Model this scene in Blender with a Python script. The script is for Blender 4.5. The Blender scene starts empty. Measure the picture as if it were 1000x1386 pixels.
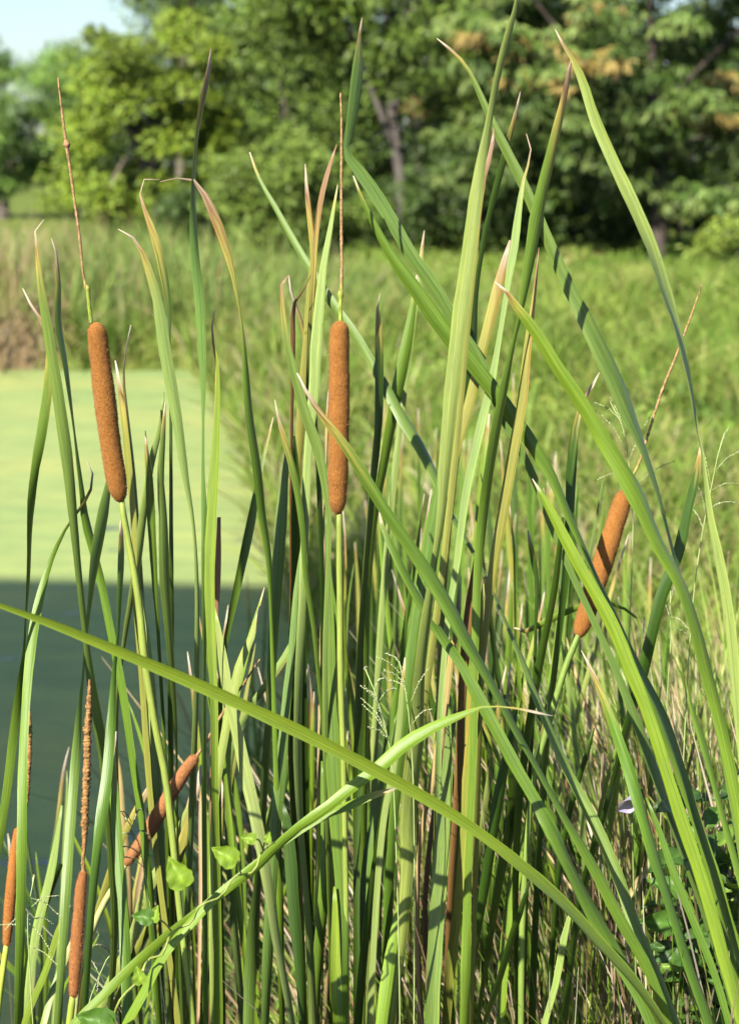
import bpy, math, random
import numpy as np
from mathutils import Vector, Matrix, noise

random.seed(7)
RNG = np.random.default_rng(11)
SC = bpy.context.scene
COL = SC.collection

# ------------------------------------------------------------------ camera
CAM_H, PITCH, FPX = 1.60, math.radians(10.0), 2700.0
cam_data = bpy.data.cameras.new('camera')
cam = bpy.data.objects.new('camera', cam_data)
COL.objects.link(cam)
cam.location = (0, 0, CAM_H)
cam.rotation_euler = (math.pi / 2 - PITCH, 0, 0)
cam_data.sensor_fit = 'VERTICAL'
cam_data.lens = 40.0
cam_data.sensor_height = 40.0 * 1386 / FPX
cam_data.sensor_width = 40.0 * 1000 / FPX
cam_data.clip_start = 0.05
cam_data.clip_end = 2000
cam_data.dof.use_dof = True
cam_data.dof.focus_distance = 1.93
cam_data.dof.aperture_fstop = 4.8
SC.camera = cam

# ------------------------------------------------------------------ light
SUN_EL, SUN_AZ = math.radians(41), math.radians(38)     # sun behind the camera, to the left
world = bpy.data.worlds.new('World')
SC.world = world
world.use_nodes = True
wn = world.node_tree
bg = wn.nodes['Background']
sky = wn.nodes.new('ShaderNodeTexSky')
sky.sky_type = 'NISHITA'
sky.sun_disc = False
sky.sun_elevation = SUN_EL
sky.sun_rotation = math.pi + SUN_AZ
sky.air_density = 1.0
sky.dust_density = 1.0
sky.ozone_density = 3.0
wn.links.new(sky.outputs['Color'], bg.inputs['Color'])
bg.inputs['Strength'].default_value = 0.088
sun_data = bpy.data.lights.new('sun', 'SUN')
sun_data.energy = 5.0
sun_data.angle = math.radians(0.53)
sun_data.color = (1.0, 0.945, 0.84)
sun = bpy.data.objects.new('sun', sun_data)
COL.objects.link(sun)
SUN_FROM = Vector((-math.sin(SUN_AZ) * math.cos(SUN_EL), -math.cos(SUN_AZ) * math.cos(SUN_EL), math.sin(SUN_EL)))
sun.rotation_euler = SUN_FROM.to_track_quat('Z', 'Y').to_euler()
SC.view_settings.view_transform = 'Standard'
SC.view_settings.look = 'None'
SC.view_settings.gamma = 1.0
SC.view_settings.use_curve_mapping = False
SC.view_settings.exposure = 1.14
SC.render.engine = 'CYCLES'
SC.cycles.max_bounces = 4
SC.cycles.diffuse_bounces = 0
SC.cycles.use_denoising = True

# ------------------------------------------------------------------ helpers
FWD = Vector((0, math.cos(PITCH), -math.sin(PITCH)))
UPV = Vector((0, math.sin(PITCH), math.cos(PITCH)))
RGT = Vector((1, 0, 0))
CAMP = Vector((0, 0, CAM_H))


def PX(x, y, d):
    """a place in the scene at distance d whose bearing is known from the photograph"""
    d, x, y = float(d), float(x), float(y)
    return CAMP + d * (FWD + (x - 500) / FPX * RGT + (693 - y) / FPX * UPV)


def link(o, parent=None):
    COL.objects.link(o)
    if parent is not None:
        o.parent = parent
    return o


def tag(o, label=None, cat=None, group=None, kind=None):
    if label: o['label'] = label
    if cat: o['category'] = cat
    if group: o['group'] = group
    if kind: o['kind'] = kind
    return o


def empty(name, loc, label=None, cat=None, group=None):
    o = bpy.data.objects.new(name, None)
    o.empty_display_size = 0.05
    o.location = loc
    link(o)
    tag(o, label, cat, group)
    return o


def origin_of(o):
    t = np.zeros(3)
    while o is not None:
        t = t + np.array(o.location); o = o.parent
    return t


def mesh_obj(name, verts, faces, mat, parent=None, cols=None, uvs=None, smooth=True, sharp=None):
    """verts are world coordinates; with a parent they become local to it"""
    v = np.asarray(verts, dtype=np.float64).reshape(-1, 3)
    if parent is not None:
        v = v - origin_of(parent)
    me = bpy.data.meshes.new(name)
    me.from_pydata(v.tolist(), [], faces if isinstance(faces, list) else faces.tolist())
    finish(me, mat, cols, uvs, smooth)
    if sharp is not None:
        at = me.attributes.new('sharp_edge', 'BOOLEAN', 'EDGE')
        ed = np.zeros(len(me.edges) * 2, dtype=np.int32)
        me.edges.foreach_get('vertices', ed)
        at.data.foreach_set('value', sharp(ed.reshape(-1, 2)))
    return link(bpy.data.objects.new(name, me), parent)


def finish(me, mat, cols=None, uvs=None, smooth=True):
    if cols is not None:
        a = me.color_attributes.new('Col', 'FLOAT_COLOR', 'POINT')
        c = np.ones((len(me.vertices), 4), dtype=np.float32)
        c[:, :3] = np.asarray(cols, dtype=np.float32).reshape(-1, 3)
        a.data.foreach_set('color', c.ravel())
    if uvs is not None:
        a = me.attributes.new('LeafUV', 'FLOAT_VECTOR', 'POINT')
        c = np.zeros((len(me.vertices), 3), dtype=np.float32)
        c[:, :2] = np.asarray(uvs, dtype=np.float32).reshape(-1, 2)
        a.data.foreach_set('vector', c.ravel())
    if smooth:
        me.polygons.foreach_set('use_smooth', np.ones(len(me.polygons), dtype=bool))
    me.materials.append(mat)
    me.update()


def big_mesh(name, verts, quads, mat, parent=None, cols=None, smooth=False):
    """fast path for large face counts: quads is an (n,4) or (n,3) array"""
    v = np.asarray(verts, dtype=np.float32)
    if parent is not None:
        v = v - origin_of(parent).astype(np.float32)
    q = np.asarray(quads, dtype=np.int32)
    k = q.shape[1]
    me = bpy.data.meshes.new(name)
    me.vertices.add(len(v))
    me.vertices.foreach_set('co', v.ravel())
    me.loops.add(q.size)
    me.loops.foreach_set('vertex_index', q.ravel())
    me.polygons.add(len(q))
    me.polygons.foreach_set('loop_start', np.arange(len(q), dtype=np.int32) * k)
    me.polygons.foreach_set('loop_total', np.full(len(q), k, dtype=np.int32))
    me.update(calc_edges=True)
    finish(me, mat, cols, None, smooth)
    return link(bpy.data.objects.new(name, me), parent)


def catmull(pts, n):
    """centripetal-ish Catmull-Rom through rows of pts (any dimension), n samples by chord length"""
    P = np.asarray(pts, dtype=float)
    P = np.vstack([2 * P[0] - P[1], P, 2 * P[-1] - P[-2]])
    d = np.linalg.norm(np.diff(P[1:-1, :3], axis=0), axis=1)
    cum = np.concatenate([[0], np.cumsum(d)])
    s = np.linspace(0, cum[-1], n)
    i = np.clip(np.searchsorted(cum, s, side='right') - 1, 0, len(d) - 1)
    t = np.clip((s - cum[i]) / np.maximum(d[i], 1e-9), 0, 1)[:, None]
    p0, p1, p2, p3 = P[i], P[i + 1], P[i + 2], P[i + 3]
    # tangents scaled for uneven spacing
    dm = np.maximum(np.concatenate([[d[0]], d[:-1]])[i], 1e-6)[:, None]
    dc = np.maximum(d[i], 1e-6)[:, None]
    dn = np.maximum(np.concatenate([d[1:], [d[-1]]])[i], 1e-6)[:, None]
    m1 = ((p1 - p0) / dm + (p2 - p1) / dc) * 0.5 * dc
    m2 = ((p2 - p1) / dc + (p3 - p2) / dn) * 0.5 * dc
    t2, t3 = t * t, t * t * t
    return (2 * t3 - 3 * t2 + 1) * p1 + (t3 - 2 * t2 + t) * m1 + (-2 * t3 + 3 * t2) * p2 + (t3 - t2) * m2, s


def frames(P):
    T = np.gradient(P, axis=0)
    T /= np.maximum(np.linalg.norm(T, axis=1, keepdims=True), 1e-9)
    return T


def norm(a):
    return a / np.maximum(np.linalg.norm(a, axis=-1, keepdims=True), 1e-9)


def tube_data(P, R, seg=10, rough=0.0, lump=0.0, seed=0):
    P = np.asarray(P, dtype=float); R = np.asarray(R, dtype=float)
    T = frames(P)
    ref = np.array([0.3, -1.0, 0.1])
    A = norm(np.cross(T, ref)); B = np.cross(T, A)
    n = len(P)
    ang = np.linspace(0, 2 * np.pi, seg, endpoint=False)
    ca, sa = np.cos(ang), np.sin(ang)
    rr = np.repeat(R[:, None], seg, 1)
    if rough:
        g = np.random.default_rng(seed)
        rr = rr * (1 + rough * g.normal(size=rr.shape))
    V = P[:, None, :] + rr[..., None] * (ca[None, :, None] * A[:, None, :] + sa[None, :, None] * B[:, None, :])
    V = V.reshape(-1, 3)
    F = []
    for i in range(n - 1):
        for j in range(seg):
            k = (j + 1) % seg
            F.append((i * seg + j, i * seg + k, (i + 1) * seg + k, (i + 1) * seg + j))
    F.append(tuple(range(seg))[::-1])
    F.append(tuple(range((n - 1) * seg, n * seg)))
    return V, F


def smoothstep(a, b, x):
    t = np.clip((np.asarray(x, dtype=float) - a) / (b - a), 0, 1)
    return t * t * (3 - 2 * t)


# ------------------------------------------------------------------ materials
def new_mat(name):
    m = bpy.data.materials.new(name)
    m.use_nodes = True
    nt = m.node_tree
    return m, nt, nt.nodes['Principled BSDF'], nt.nodes['Material Output']


def N(nt, t, **kw):
    n = nt.nodes.new(t)
    for k, v in kw.items():
        if k in n.inputs.keys() if hasattr(n.inputs, 'keys') else False:
            n.inputs[k].default_value = v
        else:
            setattr(n, k, v)
    return n


def math_node(nt, op, a, b=None):
    n = nt.nodes.new('ShaderNodeMath'); n.operation = op
    for i, x in enumerate((a, b)):
        if x is None: continue
        if isinstance(x, (int, float)): n.inputs[i].default_value = x
        else: nt.links.new(x, n.inputs[i])
    return n.outputs[0]


def mixcol(nt, mode, fac, a, b):
    n = nt.nodes.new('ShaderNodeMix'); n.data_type = 'RGBA'; n.blend_type = mode
    for s, x in ((n.inputs[0], fac), (n.inputs[6], a), (n.inputs[7], b)):
        if isinstance(x, (int, float)): s.default_value = x
        elif isinstance(x, tuple): s.default_value = x if len(x) == 4 else (*x, 1)
        else: nt.links.new(x, s)
    return n.outputs[2]


def ramp(nt, fac, stops):
    n = nt.nodes.new('ShaderNodeValToRGB')
    el = n.color_ramp.elements
    while len(el) < len(stops): el.new(0.5)
    for e, (p, c) in zip(el, stops):
        e.position = p
        e.color = (*c, 1) if len(c) == 3 else c
    nt.links.new(fac, n.inputs[0])
    return n.outputs[0]


def noise_tex(nt, vec, scale, detail=3, rough=0.55):
    n = nt.nodes.new('ShaderNodeTexNoise')
    n.inputs['Scale'].default_value = scale
    n.inputs['Detail'].default_value = detail
    n.inputs['Roughness'].default_value = rough
    if vec is not None: nt.links.new(vec, n.inputs['Vector'])
    return n.outputs[0]


def mapping(nt, vec, scale):
    n = nt.nodes.new('ShaderNodeMapping')
    n.inputs['Scale'].default_value = scale
    nt.links.new(vec, n.inputs['Vector'])
    return n.outputs[0]


def attr(nt, name, out='Color'):
    n = nt.nodes.new('ShaderNodeAttribute'); n.attribute_name = name
    return n.outputs[out]


def bump(nt, h, strength, dist, bs):
    b = nt.nodes.new('ShaderNodeBump')
    b.inputs['Strength'].default_value = strength
    b.inputs['Distance'].default_value = dist
    nt.links.new(h, b.inputs['Height'])
    nt.links.new(b.outputs[0], bs.inputs['Normal'])


def mat_blade():
    m, nt, bs, out = new_mat('cattail_blade')
    col = attr(nt, 'Col')
    uv = attr(nt, 'LeafUV', 'Vector')
    geo = nt.nodes.new('ShaderNodeObjectInfo')
    add = nt.nodes.new('ShaderNodeVectorMath'); add.operation = 'ADD'
    nt.links.new(uv, add.inputs[0]); nt.links.new(geo.outputs['Random'], add.inputs[1])
    veins = noise_tex(nt, mapping(nt, add.outputs[0], (1.5, 0.35, 1)), 3.4, 3, 0.7)
    fine = noise_tex(nt, mapping(nt, add.outputs[0], (5.0, 0.9, 1)), 2.0, 2, 0.6)
    blot = noise_tex(nt, mapping(nt, add.outputs[0], (1.2, 14.0, 1)), 2.0, 3, 0.6)
    v = ramp(nt, veins, [(0.30, (0.64, 0.69, 0.60)), (0.72, (1.24, 1.2, 1.28))])
    c = mixcol(nt, 'MULTIPLY', 1.0, col, v)
    v2 = ramp(nt, fine, [(0.35, (0.88, 0.9, 0.86)), (0.65, (1.08, 1.07, 1.1))])
    c = mixcol(nt, 'MULTIPLY', 1.0, c, v2)
    v3 = ramp(nt, blot, [(0.3, (0.84, 0.86, 0.9)), (0.7, (1.16, 1.1, 0.98))])
    c = mixcol(nt, 'MULTIPLY', 1.0, c, v3)
    sp = noise_tex(nt, mapping(nt, add.outputs[0], (6.0, 90.0, 1)), 1.6, 2, 0.5)
    spots = ramp(nt, sp, [(0.70, (0, 0, 0)), (0.74, (1, 1, 1))])
    c = mixcol(nt, 'MIX', spots, c, (0.11, 0.075, 0.02))
    nt.links.new(c, bs.inputs['Base Color'])
    bs.inputs['Roughness'].default_value = 0.36
    bs.inputs['Specular IOR Level'].default_value = 0.3
    bump(nt, veins, 0.35, 0.0012, bs)
    return m


def mat_leaf(name, rough=0.5, trans=0.35, spec=0.3):
    m, nt, bs, out = new_mat(name)
    col = attr(nt, 'Col')
    nt.links.new(col, bs.inputs['Base Color'])
    bs.inputs['Roughness'].default_value = rough
    bs.inputs['Specular IOR Level'].default_value = spec
    tr = nt.nodes.new('ShaderNodeBsdfTranslucent')
    c2 = mixcol(nt, 'MULTIPLY', 1.0, col, (1.25, 1.2, 0.6))
    nt.links.new(c2, tr.inputs['Color'])
    mx = nt.nodes.new('ShaderNodeMixShader')
    mx.inputs[0].default_value = trans
    nt.links.new(bs.outputs[0], mx.inputs[1]); nt.links.new(tr.outputs[0], mx.inputs[2])
    nt.links.new(mx.outputs[0], out.inputs['Surface'])
    return m


def mat_spike():
    m, nt, bs, out = new_mat('cattail_spike_velvet')
    tc = nt.nodes.new('ShaderNodeTexCoord').outputs['Object']
    col = attr(nt, 'Col')
    g = noise_tex(nt, tc, 480, 4, 0.8)
    b = noise_tex(nt, tc, 55, 4, 0.6)
    c = mixcol(nt, 'MULTIPLY', 1.0, col, ramp(nt, g, [(0.3, (0.72, 0.68, 0.65)), (0.68, (1.22, 1.24, 1.26))]))
    c = mixcol(nt, 'MULTIPLY', 1.0, c, ramp(nt, b, [(0.3, (0.90, 0.88, 0.86)), (0.7, (1.07, 1.08, 1.09))]))
    nt.links.new(c, bs.inputs['Base Color'])
    bs.inputs['Roughness'].default_value = 0.9
    bs.inputs['Specular IOR Level'].default_value = 0.1
    bs.inputs['Sheen Weight'].default_value = 0.18
    bs.inputs['Sheen Tint'].default_value = (1.0, 0.62, 0.36, 1)
    bump(nt, g, 0.8, 0.0015, bs)
    return m


def mat_plain(name, rough=0.6, spec=0.3, scale=60, lo=0.75, hi=1.2):
    m, nt, bs, out = new_mat(name)
    tc = nt.nodes.new('ShaderNodeTexCoord').outputs['Object']
    col = attr(nt, 'Col')
    g = noise_tex(nt, mapping(nt, tc, (1, 1, 0.25)), scale, 4, 0.6)
    c = mixcol(nt, 'MULTIPLY', 1.0, col, ramp(nt, g, [(0.3, (lo,) * 3), (0.7, (hi,) * 3)]))
    nt.links.new(c, bs.inputs['Base Color'])
    bs.inputs['Roughness'].default_value = rough
    bs.inputs['Specular IOR Level'].default_value = spec
    bump(nt, g, 0.4, 0.3 / scale, bs)
    return m


def mat_pond():
    m, nt, bs, out = new_mat('duckweed_pond')
    tc = nt.nodes.new('ShaderNodeTexCoord').outputs['Object']
    big = noise_tex(nt, mapping(nt, tc, (0.55, 1.6, 1)), 0.8, 5, 0.6)
    mid = noise_tex(nt, mapping(nt, tc, (1, 2.0, 1)), 3.2, 6, 0.65)
    fine = noise_tex(nt, tc, 130, 3, 0.8)
    c = ramp(nt, big, [(0.32, (0.235, 0.31, 0.115)), (0.50, (0.285, 0.335, 0.122)), (0.68, (0.33, 0.35, 0.122))])
    c = mixcol(nt, 'MULTIPLY', 1.0, c, ramp(nt, fine, [(0.3, (0.70, 0.74, 0.7)), (0.7, (1.2, 1.18, 1.15))]))
    c = mixcol(nt, 'MULTIPLY', 1.0, c, ramp(nt, mid, [(0.32, (0.82, 0.87, 0.88)), (0.62, (1.1, 1.08, 1.0))]))
    # gaps in the weed where the water itself shows
    gap = ramp(nt, mid, [(0.30, (1, 1, 1)), (0.36, (0, 0, 0))])
    c = mixcol(nt, 'MIX', gap, c, (0.012, 0.02, 0.018))
    nt.links.new(c, bs.inputs['Base Color'])
    r = ramp(nt, gap, [(0, (0.5,) * 3), (1, (0.05,) * 3)])
    nt.links.new(r, bs.inputs['Roughness'])
    nt.links.new(ramp(nt, gap, [(0, (0.03,) * 3), (1, (0.5,) * 3)]), bs.inputs['Specular IOR Level'])
    bump(nt, fine, 0.25, 0.003, bs)
    return m


def mat_ground():
    m, nt, bs, out = new_mat('meadow_soil')
    tc = nt.nodes.new('ShaderNodeTexCoord').outputs['Object']
    a = noise_tex(nt, tc, 0.5, 4); b = noise_tex(nt, tc, 6, 5, 0.7)
    c = ramp(nt, a, [(0.35, (0.11, 0.16, 0.03)), (0.55, (0.16, 0.20, 0.04)), (0.7, (0.2, 0.21, 0.07))])
    c = mixcol(nt, 'MULTIPLY', 1.0, c, ramp(nt, b, [(0.3, (0.45, 0.45, 0.4)), (0.7, (1.25, 1.25, 1.15))]))
    nt.links.new(c, bs.inputs['Base Color'])
    bs.inputs['Roughness'].default_value = 0.95
    bs.inputs['Specular IOR Level'].default_value = 0.1
    bump(nt, b, 0.8, 0.05, bs)
    return m


def mat_wall():
    m, nt, bs, out = new_mat('shade_house_wall')
    tc = nt.nodes.new('ShaderNodeTexCoord').outputs['Object']
    b = noise_tex(nt, tc, 3, 5, 0.6)
    nt.links.new(ramp(nt, b, [(0.3, (0.36, 0.34, 0.29)), (0.7, (0.47, 0.45, 0.39))]), bs.inputs['Base Color'])
    bs.inputs['Roughness'].default_value = 0.9
    return m


M_BLADE, M_SPIKE = mat_blade(), mat_spike()
M_STALK = mat_plain('cattail_stalk', 0.5, 0.35, 90, 0.82, 1.15)
M_MALE = mat_plain('dry_pollen_spike', 0.9, 0.1, 500, 0.45, 1.5)
M_TREELEAF = mat_leaf('tree_leaf', 0.5, 0.12, 0.25)
M_GRASS = mat_leaf('grass_blade', 0.55, 0.30, 0.25)
M_STRAW = mat_leaf('dry_straw', 0.7, 0.15, 0.2)
M_VINE = mat_leaf('vine_leaf', 0.45, 0.42, 0.35)
M_SHRUB = mat_leaf('glossy_shrub_leaf', 0.42, 0.22, 0.3)
M_BARK = mat_plain('bark', 0.9, 0.15, 9, 0.55, 1.35)
M_POND, M_GROUND, M_WALL = mat_pond(), mat_ground(), mat_wall()

# ------------------------------------------------------------------ terrain and pond
EDGE_Y = [-60, -6, 0, 3.5, 7.3, 11, 14.5, 16.5, 400]
EDGE_X = [0.9, 0.6, 0.28, 0.22, -0.22, -0.62, -1.10, -1.6, -1.6]


def ground_z(x, y):
    x = np.asarray(x, float); y = np.asarray(y, float)
    wob = 0.10 * np.sin(y * 1.7) + 0.06 * np.sin(y * 4.3 + 1)
    ex = np.interp(y, EDGE_Y, EDGE_X) + wob
    ey = 15.4 + 0.25 * np.sin(x * 1.3) + 0.12 * np.sin(x * 3.7)
    s = np.maximum(x - ex, (y - ey) * 0.9)          # > 0 on land
    s = np.maximum(s, -14 - x)
    z = -0.38 + 0.50 * smoothstep(-0.35, 0.40, s)
    z = z + 0.06 * smoothstep(12, 34, y) * smoothstep(0, 3, s)
    z = z + 0.03 * np.sin(x * 2.1 + y * 0.7) * smoothstep(0.2, 1.5, s) + 0.025 * np.sin(x * 0.9 - y * 1.9) * smoothstep(0.2, 1.5, s)
    return z


gx = np.unique(np.concatenate([np.linspace(-400, -20, 12), np.linspace(-20, -4, 28), np.linspace(-4, 6, 110), np.linspace(6, 24, 26), np.linspace(24, 400, 12)]))
gy = np.unique(np.concatenate([np.linspace(-120, -6, 10), np.linspace(-6, 20, 190), np.linspace(20, 45, 60), np.linspace(45, 700, 16)]))
XX, YY = np.meshgrid(gx, gy)
ZZ = ground_z(XX, YY)
nx, ny = len(gx), len(gy)
ii, jj = np.meshgrid(np.arange(nx - 1), np.arange(ny - 1))
q0 = (jj * nx + ii).ravel()
gq = np.stack([q0, q0 + 1, q0 + nx + 1, q0 + nx], 1)
ground = big_mesh('ground', np.stack([XX.ravel(), YY.ravel(), ZZ.ravel()], 1), gq, M_GROUND, smooth=True)
tag(ground, 'grassy bank and meadow around the pond', kind='structure')
pond = mesh_obj('pond_water', [(-14.3, -30, 0), (1.5, -30, 0), (1.5, 17.5, 0), (-14.3, 17.5, 0)], [(0, 1, 2, 3)], M_POND, smooth=False)
tag(pond, 'still pond covered with yellow green duckweed', kind='structure')

# unseen building added behind the camera, shaped so its edge shades the near water
HY = -3.0
HX = 0.38 - (7.45 - HY) * math.tan(SUN_AZ)
HH = (7.45 - HY) / math.cos(SUN_AZ) * math.tan(SUN_EL)
shade_house = empty('shade_house', (HX - 5, HY - 1.5, 0.0), 'unseen plain building added behind the camera to shade the near water', 'shade_house')


def box(name, x0, x1, y0, y1, z0, z1, mat, parent, col=None):
    v = [(x, y, z) for z in (z0, z1) for y in (y0, y1) for x in (x0, x1)]
    f = [(0, 2, 3, 1), (4, 5, 7, 6), (0, 1, 5, 4), (2, 6, 7, 3), (0, 4, 6, 2), (1, 3, 7, 5)]
    return mesh_obj(name, v, f, mat, parent, cols=None if col is None else [col] * 8, smooth=False)


box('shade_wall', HX - 10, HX - 0.15, HY - 3.5, HY - 0.15, -0.5, HH - 0.35, M_WALL, shade_house)
rf = [(x, y, z) for z in (HH - 0.347, HH) for (x, y) in ((HX - 10.25, HY - 3.65), (HX, HY - 3.65), (HX - 10.25, HY + 1.3), (HX, HY - 0.1))]
mesh_obj('shade_roof', rf, [(0, 2, 3, 1), (4, 5, 7, 6), (0, 1, 5, 4), (2, 6, 7, 3), (0, 4, 6, 2), (1, 3, 7, 5)], M_WALL, shade_house, smooth=False)

# ------------------------------------------------------------------ cattails
GREENS = {  # pale, bluish, yellow and deep greens also hold painted gloss, glow and shade
    'g': (0.088, 0.162, 0.017),    # mid green
    'b': (0.115, 0.186, 0.036),    # bluish grey green
    'p': (0.205, 0.275, 0.070),    # pale
    'y': (0.145, 0.226, 0.020),    # yellow green
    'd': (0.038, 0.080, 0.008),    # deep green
    'o': (0.215, 0.225, 0.045),    # yellowing
    't': (0.420, 0.310, 0.160),    # dead tan
    'n': (0.160, 0.085, 0.035),    # dead brown
}
TIPY, TIPB, TIPW = np.array((0.36, 0.29, 0.07)), np.array((0.20, 0.105, 0.045)), np.array((0.62, 0.54, 0.44))


def blade(parent, kps, dt, db, base, col='g', tip=0.035, rolls=None, edge=0, name='leaf', zb=-0.12, white=0.7):
    """one cattail leaf from tip to root. kps: 'x,y,w x,y,w ...'"""
    rg = random.Random(str(kps))
    K = [tuple(float(q) for q in s.split(',')) for s in kps.split()]
    n = len(K)
    L = np.concatenate([[0], np.cumsum([math.dist(K[i][:2], K[i + 1][:2]) for i in range(n - 1)])])
    rows = []
    if rolls is None:
        r0 = rg.uniform(-28, 18); rolls = (r0, r0 + rg.uniform(-30, 12))
    rolls = tuple(max(-70, r * 1.25) if r < -15 else r + 16 for r in rolls)
    for (x, y, w), l in zip(K, L):
        t = l / L[-1]
        d = dt + (db - dt) * t
        p = PX(x, y, d)
        r = np.interp(t, np.linspace(0, 1, len(rolls)), rolls)
        wr = 0.89 * w * d / FPX * min(1 / max(math.cos(math.radians(r)), 0.2), 1.9)
        rows.append([p.x, p.y, p.z, wr, r])
    # on down to the root, out of the picture
    P0 = Vector(rows[-1][:3]); Pm = Vector(rows[-2][:3])
    T = (P0 - Pm).normalized()
    B = Vector((base[0] + rg.uniform(-.012, .012), base[1] + rg.uniform(-.012, .012), zb))
    D = (B - P0).length
    if T.z > -0.25: T = Vector((T.x, T.y, -0.25)).normalized()
    wl = max(rows[-1][3], 0.007)
    for t in (0.2, 0.4, 0.6, 0.8, 1.0):
        c1 = P0 + T * D * 0.35; c2 = B + Vector((0, 0, 1)) * D * 0.3
        q = P0 * (1 - t) ** 3 + c1 * 3 * t * (1 - t) ** 2 + c2 * 3 * t * t * (1 - t) + B * t ** 3
        rows.append([q.x, q.y, q.z, wl + (0.016 - wl) * t, rolls[-1]])
    rows = np.array(rows)
    tot = np.sum(np.linalg.norm(np.diff(rows[:, :3], axis=0), axis=1))
    m = int(max(30, tot / 0.016))
    S, s = catmull(rows, m)
    P, W, R = S[:, :3], np.maximum(S[:, 3], 0.0007), np.radians(S[:, 4])
    nz = np.array([noise.noise(Vector((a * 55, ord(kps[0]) * .7, len(kps) * .3))) + .6 * noise.noise(Vector((a * 160, 3.1, len(kps) * .7))) for a in s])
    W = np.maximum(W * (1 + 0.09 * nz), 0.0006)
    # slight natural undulation of the roll
    ph = rg.uniform(0, 6.28)
    R = R + 0.16 * np.sin(s * rg.uniform(6, 12) + ph)
    T = frames(P)
    view = norm(np.array(CAMP)[None] - P)
    S0 = norm(np.cross(view, T))
    Nn = np.cross(T, S0)
    # turning away from the sun means the other way round on leaves that lean strongly to one side
    side = np.sum(S0 * np.array(SUN_FROM), axis=1)
    dk = R < -0.45
    if dk.any() and side[dk].mean() > 0.02:
        R = np.where(R < 0, -R, R)
    Sd = S0 * np.cos(R)[:, None] + Nn * np.sin(R)[:, None]
    Nn = np.cross(T, Sd)
    flip = np.sign(np.sum(Nn * view, axis=1))
    Nn = Nn * np.where(flip == 0, 1, flip)[:, None]
    us = np.array([-1, -0.55, 0, 0.55, 1, 0.55, 0, -0.55])
    front = np.array([1, 1, 1, 1, 1, 0, 0, 0])
    cup = rg.choice([-0.16, -0.10, 0.12, -0.13, -0.2])
    th = np.minimum(0.16 * W, 0.0016 + 0.0012 * smoothstep(0.3, 1.2, s))
    V = np.zeros((m, 8, 3)); U = np.zeros((m, 8, 2)); C = np.zeros((m, 8, 3))
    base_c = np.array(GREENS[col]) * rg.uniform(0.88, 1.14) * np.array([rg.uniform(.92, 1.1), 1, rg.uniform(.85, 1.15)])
    dead = col in 'tn'
    tl = tip * rg.uniform(0.8, 1.25)
    jag = 0.25 * np.sin(us * 5 + ph)
    for k in range(8):
        u = us[k]
        off = cup * W * (u * u) - (0 if front[k] else th * (1 - u * u) * 1.0)
        V[:, k] = P + Sd * (u * W / 2)[:, None] + Nn * off[:, None]
        U[:, k, 0] = u; U[:, k, 1] = s
        g = np.repeat(base_c[None], m, 0)
        lower = smoothstep(0.45, 1.5, s)[:, None]
        g = g * (1 + lower * np.array([0.10, 0.02, -0.15]))
        if tl > 0:
            q = s / tl * (1 + jag[k])
            ay = (1 - smoothstep(0.9, 2.3, q))[:, None]
            ab = (1 - smoothstep(0.75, 1.15, q))[:, None]
            aw = (1 - smoothstep(0.35, 0.8, q))[:, None] * white
            g = g * (1 - ay) + TIPY * ay
            g = g * (1 - ab) + TIPB * rg.uniform(.7, 1.3) * ab
            g = g * (1 - aw) + TIPW * aw
        if edge and abs(u) == 1 and np.sign(u) == np.sign(edge):
            e = (1 - smoothstep(0.18, 0.5, s / abs(edge)))[:, None]
            g = g * (1 - e) + np.array((0.42, 0.20, 0.05)) * e
        if k in (0, 4) and not dead:
            g = g * 1.12
        C[:, k] = g
    F = []
    for i in range(m - 1):
        a, b = i * 8, (i + 1) * 8
        for k in range(8):
            k2 = (k + 1) % 8
            F.append((a + k, b + k, b + k2, a + k2))
    F.append(tuple(range(8))); F.append(tuple(range((m - 1) * 8, m * 8))[::-1])

    def sharp(ed):
        k = ed % 8
        return ((k[:, 0] == k[:, 1]) & ((k[:, 0] == 0) | (k[:, 0] == 4)))
    return mesh_obj(name, V.reshape(-1, 3), F, M_BLADE, parent, C.reshape(-1, 3), U.reshape(-1, 2), True, sharp)


def path3(kps, dt, db, n, base=None, zb=-0.12):
    K = [tuple(float(q) for q in s.split(',')) for s in kps.split()]
    L = np.concatenate([[0], np.cumsum([math.dist(K[i][:2], K[i + 1][:2]) for i in range(len(K) - 1)])])
    rows = []
    for (x, y, w), l in zip(K, L):
        d = dt + (db - dt) * l / L[-1]
        p = PX(x, y, d); rows.append([*p, w * d / FPX / 2])
    if base is not None:
        P0 = Vector(rows[-1][:3]); T = (P0 - Vector(rows[-2][:3])).normalized()
        B = Vector((base[0], base[1], zb)); D = (B - P0).length
        for t in (0.25, 0.5, 0.75, 1.0):
            c1 = P0 + T * D * 0.35; c2 = B + Vector((0, 0, 1)) * D * 0.3
            q = P0 * (1 - t) ** 3 + c1 * 3 * t * (1 - t) ** 2 + c2 * 3 * t * t * (1 - t) + B * t ** 3
            rows.append([*q, rows[len(K) - 1][3] * (1 + 0.4 * t)])
    return catmull(rows, n)


def stalk(parent, kps, dt, db, base, c_top, c_low, name='stalk'):
    S, s = path3(kps, dt, db, 70, base)
    V, F = tube_data(S[:, :3], S[:, 3], 10, 0.02, seed=1)
    t = smoothstep(0.1, 0.6, s / s[-1])[:, None]
    c = np.array(c_top) * (1 - t) + np.array(c_low) * t
    return mesh_obj(name, V, F, M_STALK, parent, np.repeat(c, 10, 0))


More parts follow.
